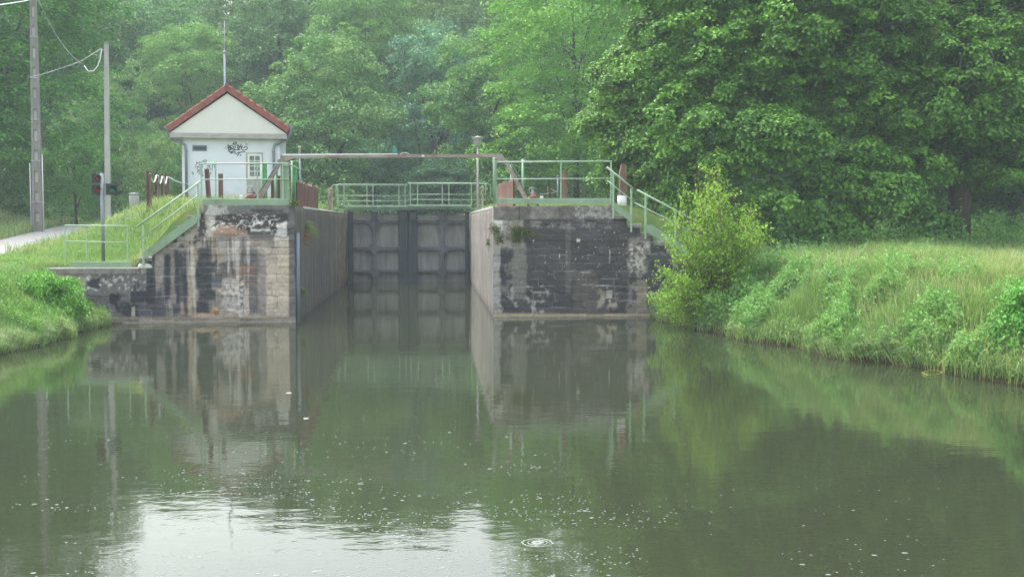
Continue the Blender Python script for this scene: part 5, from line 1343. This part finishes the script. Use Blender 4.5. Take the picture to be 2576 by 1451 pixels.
# ------------------------------------------------------------------ bushes near the water
def stem_bush(label, base, tips, nleaf, leaf, kind, tint, seed, spread=.16, name='shrub', rstem=.014):
    g_ = np.random.default_rng(seed); root = empty(name, base); tag(root, label, 'bush')
    mb = MB(); pts = []; B = Vector(base)
    for tx in tips:
        T_ = Vector(tx); mid = B.lerp(T_, .5) + Vector((g_.normal() * .08, g_.normal() * .08, .12 + abs(g_.normal()) * .08))
        mb.tube([B, mid, T_], [rstem, rstem * .6, rstem * .2], 5)
        for k in range(7):
            f = .3 + .7 * g_.random(); s_ = B.lerp(mid, f * 2) if f < .5 else mid.lerp(T_, f * 2 - 1)
            e_ = s_ + Vector((g_.normal() * .22, g_.normal() * .22, .12 + g_.random() * .25)) * (1.3 - f * .6)
            mb.tube([s_, e_], [rstem * .4, rstem * .12], 4); pts.append((s_, e_))
        pts.append((mid, T_))
    mb.build('stems', M['twig'], root)
    i = g_.integers(0, len(pts), nleaf); f = g_.random(nleaf)[:, None] ** .7
    A = np.array([tuple(p_[0]) for p_ in pts])[i]; E = np.array([tuple(p_[1]) for p_ in pts])[i]
    c = A * (1 - f) + E * f + g_.normal(size=(nleaf, 3)) * spread * .35
    n_ = g_.normal(size=(nleaf, 3)) * .7; n_[:, 2] += .8
    tone = np.clip(g_.random(nleaf) * .6 + .4 * g_.random(len(pts))[i], 0, 1)
    v, ff, cc = leaves(c, n_, leaf, palette(nleaf, PAL[kind], tone))
    keep = np.repeat(c[:, 2] > .05, 4)
    ff = ff[c[:, 2] > .05]
    o = np_mesh('foliage', v - np.array(base), ff, M['leaf'], cc, root); o.color = (*tint, 1)
    return root
YBsh = 29.2
gb = random.Random(3); tips = []
outline = [(1670, 800), (1720, 815), (1780, 825), (1840, 820), (1655, 760), (1650, 690), (1668, 600), (1700, 545), (1722, 500), (1750, 470), (1775, 445), (1800, 450), (1830, 500), (1865, 540), (1900, 560), (1925, 600), (1935, 660), (1920, 720), (1890, 790)]
bc = P(1795, 745, YBsh)
for k in range(230):
    ou, ov = outline[gb.randrange(len(outline))]; f = gb.uniform(.35, 1.0) if k % 5 else gb.uniform(1.0, 1.14)
    u = 1795 + (ou - 1795) * f + gb.uniform(-18, 18); v = 745 + (ov - 745) * f + gb.uniform(-18, 18)
    p_ = P(u, v, YBsh + gb.uniform(-.9, .9) * (1.2 - f * .5)); tips.append(tuple(p_))
stem_bush('yellow-green willowy bush at the corner of the blackened wall', (bc.x, YBsh, .35), tips, 25000, .075, 'bush', (.95, 1, 1), 41, .2)
def mound(label, c, rx, ry, rz, ncl, lpc, leaf, kind, tint, seed, cr=.2, name='shrub'):
    g_ = random.Random(seed)
    L = [(c[0] + g_.uniform(-.6, .6) * rx, c[1] + g_.uniform(-.6, .6) * ry, c[2] + g_.uniform(-.2, .45) * rz, rx * g_.uniform(.35, .55), ry * g_.uniform(.35, .55), rz * g_.uniform(.45, .7)) for k in range(9)]
    p_, n_, t_, c_ = crown_points(L, ncl, lpc, cr, .7, .2, .5, seed)
    ok = (p_[:, 2] > np.maximum(H(p_[:, 0], p_[:, 1]) - .05, .02)); p_, n_, t_ = p_[ok], n_[ok], t_[ok]
    v, f, cc = leaves(p_, n_, leaf, palette(len(p_), PAL[kind], t_))
    root = empty(name, c); tag(root, label, 'bush'); o = np_mesh('foliage', v - np.array(c), f, M['leaf'], cc, root); o.color = (*tint, 1)
    mb = MB()
    for k in range(14):
        q_ = c_[g_.randrange(len(c_))]; mb.tube([(c[0], c[1], c[2] - rz * .6), tuple(q_)], [.012, .004], 4)
    mb.build('stems', M['twig'], root)
    return root
pL = PZ(215, 800, .45)
mound('bright green leafy plants spilling over the waterline against the stained wall', (-9.35, 29.6, .55), .95, 1.5, .75, 330, 60, .075, 'plant', (1, 1, 1), 51)
pR = PZ(2560, 900, .5)
mound('glossy green leafy shrub at the lower right water edge', (10.5, 19.5, .7), .9, 1.0, 1.1, 330, 80, .07, 'plant', (.85, .95, 1.25), 52, .26)
mound('green shrub at the foot of the yellow-green bush', (7.6, 30.4, .55), .9, 1.1, .5, 200, 60, .07, 'plant', (.75, .85, .8), 53)
mound('leafy undergrowth bush under the mid green tree behind the lower stair railing', (9.0, 36.3, 2.2), 1.9, 1.2, 1.5, 300, 60, .1, 'plant', (.42, .5, .5), 54, .3)

# ------------------------------------------------------------------ grass and herbs (nobody could count these)
def in_walls(x, y):
    m_ = (x > XL - .62) & (x < XR + .62) & (y > 31) & (y < 93)
    m_ |= (x > xs0 - .05) & (x < XL) & (y > FY_L - .3) & (y < FY_L + 1.25)
    m_ |= (x > xt) & (x <= xs0) & (y > FY_L - .3) & (y < FY_L + 1.02)
    m_ |= (x > -9.95) & (x <= xt) & (y > FY_L - .3) & (y < FY_L + .3)
    m_ |= (x > XR) & (x < xe + 3) & (y > FY_R - .3) & (y < FY_R + 1.2)
    m_ |= (np.abs(x - path_c(y)) < 1.42)
    m_ |= (np.abs(x - hc.x) < 2.3) & (y > 45.8) & (y < 50)
    return m_
def blades(name, label, n, box, hfun, wid, colfun, seed, lean=.35, zmin=.06, dens=None, bias=(0, 0)):
    g_ = np.random.default_rng(seed)
    x = g_.uniform(box[0], box[1], n); y = g_.uniform(box[2], box[3], n); z = H(x, y)
    ok = (z > zmin) & ~in_walls(x, y)
    if dens is not None: ok &= g_.random(n) < dens(x, y)
    x, y, z = x[ok], y[ok], z[ok]; n = len(x)
    h = hfun(x, y) * (.55 + .75 * g_.random(n))
    ang = g_.uniform(0, 6.283, n); patch = fbm(x * .8, y * .8, seed) * 9
    la = patch + g_.normal(size=n) * .9; ln = lean * (.3 + 1.0 * g_.random(n)) * h
    dx, dy = np.cos(la) * ln + bias[0] * h, np.sin(la) * ln + bias[1] * h
    ln = np.hypot(dx, dy)
    wx, wy = np.cos(ang) * wid, np.sin(ang) * wid * .6
    wd = (.7 + .6 * g_.random(n))
    wx = wx * wd; wy = wy * wd
    v = np.empty((n, 5, 3))
    v[:, 0] = np.stack([x - wx, y - wy, z - .03], -1); v[:, 1] = np.stack([x + wx, y + wy, z - .03], -1)
    v[:, 2] = np.stack([x + wx * .8 + dx * .35, y + wy * .8 + dy * .35, z + h * .58], -1); v[:, 3] = np.stack([x - wx * .8 + dx * .35, y - wy * .8 + dy * .35, z + h * .58], -1)
    v[:, 4] = np.stack([x + dx, y + dy, z + h * np.maximum(.95 - .45 * ln / h, -.2)], -1)
    k = np.arange(n) * 5
    fl = np.stack([k, k + 1, k + 2, k + 3, k + 3, k + 2, k + 4], -1).ravel()
    st = (np.arange(n)[:, None] * 7 + np.array([0, 4])).ravel(); tt = np.tile([4, 3], n)
    c = np.repeat(colfun(x, y, g_.random(n)), 5, axis=0)
    return tag(np_mesh(name, v.reshape(-1, 3), None, M['grass'], c, loops=(fl, st, tt)), label, kind='stuff')
GP = [(0.10, 0.19, 0.06), (0.14, 0.26, 0.08), (0.19, 0.32, 0.11), (0.30, 0.41, 0.18)]
GD = np.array((0.50, 0.46, 0.28))
def gcol(dry):
    def f(x, y, r):
        c = palette(len(x), GP, .15 + .8 * r * (.4 + 1.0 * fbm(x * .9, y * .9, 3)))
        d = np.clip(dry(x, y) * (.5 + 1.1 * fbm(x * 1.5, y * 1.5, 8)), 0, 1) * (r > .35)
        return c * (1 - d[:, None]) + GD * d[:, None]
    return f
# right bank
def hr_(x, y):
    e_ = x - rsf(y)
    return .14 + .26 * sst(0.2, 2.0, e_) + .35 * sst(.45, .7, fbm(x * .9, y * .9, 6))
blades('bank_grass', 'lush green grass covering the right canal bank', 150000, (5.5, 15, 16.5, 33), hr_, .006, gcol(lambda x, y: .08 + .40 * sst(9.5, 12.5, x - (y - 20) * -.02) * (1 - sst(24, 29, y))), 61, .5)
blades('bank_grass', 'long grass under the trees behind the right bank', 60000, (7, 26, 30, 60), lambda x, y: .38 + .2 * fbm(x, y, 4), .011, gcol(lambda x, y: .15 + 0 * x), 62, .4)
blades('tall_grass', 'pale seeding grass heads on the right bank crest', 16000, (8.5, 17, 18, 31), lambda x, y: .75 + 0 * x, .0035, gcol(lambda x, y: .8 + 0 * x), 63, .55)
# overhanging fringe by the water on the right
blades('bank_fringe', 'coarse grass hanging over the right waterline', 60000, (5.6, 12, 17, 33), lambda x, y: .15 + .65 * fbm(x * 1.2, y * 1.2, 33) ** 1.5, .007, gcol(lambda x, y: .25 + 0 * x), 64, .8, -.02, lambda x, y: (x - rsf(y) < .6) * 1.0, (-.35, -.15))
blades('bank_fringe', 'coarse grass hanging over the left waterline', 30000, (-9.6, -7.8, 17, 31.5), lambda x, y: .12 + .6 * fbm(x * 1.2, y * 1.2, 34) ** 1.5, .007, gcol(lambda x, y: .2 + 0 * x), 164, .8, -.02, lambda x, y: (lsf(y) - x < .6) * 1.0, (.35, -.15))
# left bank
blades('bank_grass', 'bright green grass on the left canal bank', 110000, (-15, -7.8, 19, 34), lambda x, y: .17 + .16 * fbm(x, y, 7) + .1 * sst(29, 25, y), .006, gcol(lambda x, y: .08 + .3 * sst(30.5, 32.5, y)), 65, .5)
blades('slope_grass', 'green grass with dry tufts on the slope beside the left stair', 60000, (-14.5, -5.5, 31.8, 46), lambda x, y: .22 + .2 * fbm(x, y, 9), .009, gcol(lambda x, y: .12 + .6 * np.exp(-((x + 7.2) / .9) ** 2) + .3 * sst(38, 46, y)), 66, .45)
blades('meadow_grass', 'tall pale meadow grass beyond the towpath', 130000, (-34, -5.5, 40, 78), lambda x, y: .4 + .35 * fbm(x, y, 10), .016, gcol(lambda x, y: .38 + .25 * sst(-19, -23, x)), 67, .5)
blades('meadow_grass', 'pale grass on the lock island behind the right wall', 34000, (2.4, 14, 36, 70), lambda x, y: .16 + .5 * fbm(x * .6, y * .6, 10) * sst(46, 56, y) * np.exp(-((x - 8.6) / 2.4) ** 2), .016, gcol(lambda x, y: .15 + .5 * np.exp(-((x - 8.6) / 2.4) ** 2)), 68, .5)
blades('verge_grass', 'short grass at the edges of the towpath', 16000, (-21, -11, 24, 66), lambda x, y: .14 + 0 * x, .009, gcol(lambda x, y: .15 + 0 * x), 69, .5)
def herbs(name, label, n, box, dens, leaf, pal, seed, hmax=.4, tint=(1, 1, 1)):
    g_ = np.random.default_rng(seed); x = g_.uniform(box[0], box[1], n); y = g_.uniform(box[2], box[3], n); z = H(x, y)
    clump = fbm(x * 1.6, y * 1.6, seed + 1, 3)
    ok = (z > .02) & ~in_walls(x, y) & (g_.random(n) < dens(x, y) * sst(.38, .6, clump)); x, y, z = x[ok], y[ok], z[ok]; clump = clump[ok]; n = len(x)
    hh = hmax * sst(.3, .75, clump) * (.15 + .95 * g_.random(n)) * (.6 + .8 * vn(x * 6, y * 6, seed + 5))
    c = np.stack([x, y, z + hh], -1); nn = g_.normal(size=(n, 3)) * .55; nn[:, 2] += .9; nn[:, 1] -= .3
    v, f, cc = leaves(c, nn, leaf, palette(n, PAL[pal], g_.random(n) * .65 + .45 * vn(x * 5, y * 5, seed) - .05) * np.array(tint))
    return tag(np_mesh(name, v, f, M['grass'], cc), label, kind='stuff')
herbs('bank_herbs', 'leafy brambles and nettles on the right bank slope', 330000, (5.8, 12.5, 17, 32.5), lambda x, y: 1 - .8 * sst(2.2, 4.2, x - rsf(y)), .07, 'plant', 71, .62, (1.35, 1.05, 2.3))
herbs('bank_herbs', 'pale blotchy bramble leaves near the right waterline', 90000, (5.8, 12.5, 17, 32.5), lambda x, y: 1 - sst(1.2, 2.2, x - rsf(y)), .07, 'plant', 171, .45, (1.7, 1.05, 3.2))
herbs('woodland_herbs', 'shaded undergrowth beneath the huge dark tree', 90000, (9, 30, 33.5, 62), lambda x, y: 1 + 0 * x, .12, 'dark', 75, 1.1, (.9, 1, .7))
herbs('bank_herbs', 'leafy weeds hanging at the left waterline', 60000, (-10.5, -7.8, 20, 31.5), lambda x, y: 1 - sst(1.0, 2.0, lsf(y) - x), .06, 'plant', 172, .5, (1.1, .95, 1.5))
herbs('bank_herbs', 'leafy weeds among the grass of the left bank', 30000, (-13, -8, 21, 32), lambda x, y: .8 * (1 - .8 * sst(1.8, 3, -8.2 - x)), .06, 'plant', 72, .35, (.9, .85, 1.1))
herbs('slope_herbs', 'broad leaved weeds on the slope beside the left stair', 16000, (-13, -6, 32, 42), lambda x, y: .6 + 0 * x, .07, 'plant', 73, .3, (.9, .8, 1))
herbs('woodland_herbs', 'undergrowth at the wood edge behind the lock', 60000, (-26, 12, 62, 92), lambda x, y: 1 + 0 * x, .22, 'dark', 74, 2.0, (1, 1, .9))

# grass tufts growing from the wall joints
def tuft(label, p_, n, ln, col, seed, down=.6, leafy=False, par=None):
    g_ = np.random.default_rng(seed); v = []; f = []; cs = []
    for k in range(n):
        a_ = g_.uniform(-.9, .9) if not leafy else g_.uniform(-1.5, 1.5); L_ = ln * g_.uniform(.5, 1.1); d = np.array((math.sin(a_) * .8, -.45 - .3 * g_.random(), .55)); d /= np.linalg.norm(d)
        w_ = .006; b_ = np.array(p_) + g_.normal(size=3) * np.array((.04, .01, .05))
        for s_ in range(4):
            t_ = s_ / 3; q_ = b_ + d * L_ * t_ + np.array((0, 0, -down * L_ * t_ * t_)); ww = w_ * (1 - t_ * .8)
            v += [q_ - (ww, 0, ww * .5), q_ + (ww, 0, ww * .5)]; cs += [col, col]
        o_ = len(v) - 8
        for s_ in range(3): f.append((o_ + 2 * s_, o_ + 2 * s_ + 1, o_ + 2 * s_ + 3, o_ + 2 * s_ + 2))
    return tag(np_mesh('grass_tuft', np.array(v), np.array(f), M['grass'], np.array(cs) * (.7 + .6 * g_.random((len(v), 1)))), label, 'grass tuft')
def wall_pt(u, v, xw):        # point on a chamber face seen at this pixel
    d = MROT @ Vector(((u - 1288) / FPX, -(v - 725.5) / FPX, -1.0)); t_ = xw / d.x; return CAM + d * t_
def side_tuft(label, u, v, n, ln, col, seed, s=1, xw=XL):
    p_ = wall_pt(u, v, xw); g_ = np.random.default_rng(seed); vv = []; f = []; cs = []
    for k in range(n):
        d = np.array((s * g_.uniform(.3, 1), g_.uniform(-1, .7), g_.uniform(.1, .8))); d /= np.linalg.norm(d); L_ = ln * g_.uniform(.4, 1.1)
        b_ = np.array(p_) + g_.normal(size=3) * np.array((.01, .08, .09))
        for s_ in range(5):
            t_ = s_ / 4; q_ = b_ + d * L_ * t_ + np.array((0, 0, -.75 * L_ * t_ * t_)); ww = .008 * (1 - t_ * .8)
            vv += [q_ - (ww, 0, ww), q_ + (ww, 0, ww)]; cs += [col, col]
        o_ = len(vv) - 10
        for s_ in range(4): f.append((o_ + 2 * s_, o_ + 2 * s_ + 1, o_ + 2 * s_ + 3, o_ + 2 * s_ + 2))
    return tag(np_mesh('grass_tuft', np.array(vv), np.array(f), M['grass'], np.array(cs) * (.6 + .7 * g_.random((len(vv), 1)))), label, 'grass tuft')
side_tuft('arching grass tuft high on the shaded chamber face near the corner guard', 768, 575, 70, .5, (.22, .27, .10), 81)
side_tuft('orange-brown dead tuft below the arching grass on the chamber face', 763, 650 - 52, 30, .2, (.28, .13, .07), 82)
side_tuft('small green tuft low on the chamber face just above the water', 757, 735, 40, .22, (.17, .24, .06), 83)
side_tuft('thin trailing grass at the pale chamber top near the lamp post', 1180, 540, 30, .45, (.30, .32, .2), 84, -1, XR)
def moss(label, u, v, ru, rv, n, seed, Y=FY_R):
    g_ = np.random.default_rng(seed); c = P(u, v, Y); s_ = Y / FPX
    x = c.x + g_.normal(size=n) * ru * s_ * .5; z = c.z + g_.normal(size=n) * rv * s_ * .5; y = Y - .02 - g_.random(n) * .07
    nn = g_.normal(size=(n, 3)) * .6; nn[:, 1] -= .8; nn[:, 2] += .4
    pal = np.array([(.05, .075, .015), (.09, .12, .025), (.15, .17, .04)])[g_.integers(0, 3, n)]
    v_, f, cc = leaves(np.stack([x, y, z], -1), nn, .04, pal)
    return tag(np_mesh('moss_tuft', v_, f, M['moss'], cc), label, 'moss')
moss('yellowish fern tuft on the pale corner of the blackened wall', 1243, 577, 16, 14, 260, 91)
moss('small olive moss clump hanging near the corner joint of the blackened wall', 1228, 612, 7, 14, 120, 92)
moss('moss clump just under the coping joint of the blackened wall', 1256, 600, 14, 12, 160, 93)
moss('dark green moss cushion at the plaster edge under the blackened coping', 1300, 590, 22, 26, 520, 94)
moss('thin moss trail spreading right of the dark cushion on the blackened wall', 1330, 588, 26, 8, 180, 95)
moss('grassy scrap growing at the coping end beside the bright green column', 740, 512, 12, 10, 160, 96, FY_L)

# ------------------------------------------------------------------ things on the water and bank
def discs(name, label, n, seed, sampler, rmin, rmax, mat, hgt=.004):
    g_ = np.random.default_rng(seed); c = sampler(g_, n); n = len(c); r = g_.uniform(rmin, rmax, n) * (1 + 1.2 * (g_.random(n) > .93))
    k = 7; q_ = np.linspace(0, 2 * np.pi, k, endpoint=False)
    v = np.empty((n, k + 1, 3)); v[:, :k, 0] = c[:, :1] + r[:, None] * np.cos(q_); v[:, :k, 1] = c[:, 1:2] + r[:, None] * np.sin(q_) * .8; v[:, :k, 2] = .001
    v[:, k, 0] = c[:, 0]; v[:, k, 1] = c[:, 1]; v[:, k, 2] = hgt
    b_ = np.arange(n)[:, None] * (k + 1); i = np.arange(k)
    f = np.stack([b_ + i, b_ + (i + 1) % k, b_ + k + 0 * i], -1).reshape(-1, 3)
    return tag(np_mesh(name, v.reshape(-1, 3), f, mat, smooth=True), label, kind='stuff')
def drops(g_, n):
    u = g_.uniform(0, 2400, n); v = 960 + 500 * g_.random(n) ** .8
    w_ = np.exp(-((u - 950) / 750) ** 2) * sst(980, 1300, v) + .03
    k = g_.random(n) < w_
    pts = np.array([tuple(PZ(a_, b_, 0))[:2] for a_, b_ in zip(u[k], v[k])])
    pts = pts[g_.random(len(pts)) < sst(.36, .62, fbm(pts[:, 0] * .9, pts[:, 1] * 1.6, 77, 3))]
    return pts
discs('rain_glint_bubbles', 'tiny pale bubbles painted for sky glints on rain ripples, scattered on the canal', 8500, 101, drops, .004, .013, M['glint_bubble'])  # low pale discs stand in for ripples mirroring the sky
def ripple(label, u, v, r_, seed):
    p_ = PZ(u, v, 0); m_ = MB()
    for rr in (r_, r_ * .6, r_ * .25):
        n = 28; vs = []; fs = []
        for i in range(n):
            a_ = 2 * math.pi * i / n
            for dr, hh in ((-.05, .001), (0, .012), (.05, .001)): vs.append((p_.x + (rr + dr) * math.cos(a_), p_.y + (rr + dr) * math.sin(a_), hh))
        for i in range(n):
            j = (i + 1) % n; fs += [(3 * i, 3 * j, 3 * j + 1, 3 * i + 1), (3 * i + 1, 3 * j + 1, 3 * j + 2, 3 * i + 2)]
        m_.add(vs, fs, True)
    return tag(m_.build('ripple_ring', M['water']), label, 'ripple')
#ripple('wide ripple rings left of the bright splash', 1235, 1378, .42, 1)
p_ = PZ(1352, 1364, 0); m = MB()
gg = random.Random(4)
for rr, r_, hh in ((.125, .007, .004), (.08, .005, .005), (.035, .018, .007)):
    n = 40; vs = []; fs = []
    for i in range(n):
        a_ = 2 * math.pi * i / n; w_ = r_ * (.5 + .9 * gg.random()); q_ = rr * (1 + .06 * gg.uniform(-1, 1))
        for dr, h_ in ((-w_, .001), (0, hh), (w_, .001)): vs.append((p_.x + (q_ + dr) * math.cos(a_), p_.y + (q_ + dr) * math.sin(a_), h_))
    for i in range(n):
        j = (i + 1) % n; fs += [(3 * i, 3 * j, 3 * j + 1, 3 * i + 1), (3 * i + 1, 3 * j + 1, 3 * j + 2, 3 * i + 2)]
    m.add(vs, fs, True)
tag(m.build('splash', simple('splash_foam', (.13, .15, .13), .3, .1, 20, bump=0)), 'bright raindrop splash in the open water', 'splash')
for k, (u, v, lab) in enumerate(((770, 1052, 'small white floating scrap below the bright green reflection'), (727, 988, 'tiny white floating flake beneath the tan corner stones'), (880, 711, 'white foam scrap at the foot of the gate'))):
    p_ = PZ(u, v, 0); m = MB(); w_ = (.03, .035, .07)[k]
    m.lathe((p_.x, p_.y, 0.0), [(w_ * 1.3, 0), (w_ * 1.1, .003), (w_ * .4, .006), (0, .007)], 7); tag(m.build('floating_scrap', M['wire']), lab, 'debris')
orange = simple('dead_leaf_orange', (0.50, 0.15, 0.03), 0.7, .3, 10, bump=0)
for k, (u, v, Y, lab) in enumerate(((2268, 845, 21.9, 'orange dead leaves low on the right bank'), (2245, 862, 21.9, 'smaller orange dead leaf left of the orange cluster'), (2483, 878, 20.4, 'orange dead leaf near the glossy shrub'))):
    c = P(u, v, Y); nl = (8, 3, 4)[k]
    g_ = np.random.default_rng(200 + k); cc_ = np.array(tuple(c)) + g_.normal(size=(nl, 3)) * (.05, .02, .02); nn = g_.normal(size=(nl, 3)); nn[:, 1] -= 1
    v_, f, col_ = leaves(cc_, nn, .07, np.tile((.5, .16, .03), (nl, 1))); tag(np_mesh('dead_leaves', v_, f, orange, col_), lab, 'dead leaves')
c = [PZ(u, v, .02) for u, v in ((2318, 938), (2335, 932), (2355, 931), (2372, 936), (2355, 942), (2335, 943), (2320, 938))]
m = MB(); m.tube(c, .0035, 5); tag(m.build('bent_reed', simple('yellow_reed', (.45, .48, .08), .6, .1, 5, bump=0)), 'thin yellow bent reed floating at the right bank foot', 'reed')

# ------------------------------------------------------------------ haze
hz_ = MB(); hz_.box(-228, 228, -66, 328, -2.2, 62)
hm = bpy.data.materials.new('haze'); hm.use_nodes = True; hn = hm.node_tree.nodes; hl = hm.node_tree.links
hn.remove(hn['Principled BSDF']); pv_ = hn.new('ShaderNodeVolumePrincipled')
pv_.inputs['Color'].default_value = (0.80, 0.92, 1.0, 1); pv_.inputs['Density'].default_value = 0.0008; pv_.inputs['Anisotropy'].default_value = 0.0
hl.new(pv_.outputs[0], hn['Material Output'].inputs['Volume'])
tag(hz_.build('haze', hm), 'thin rainy haze filling the valley', kind='stuff')
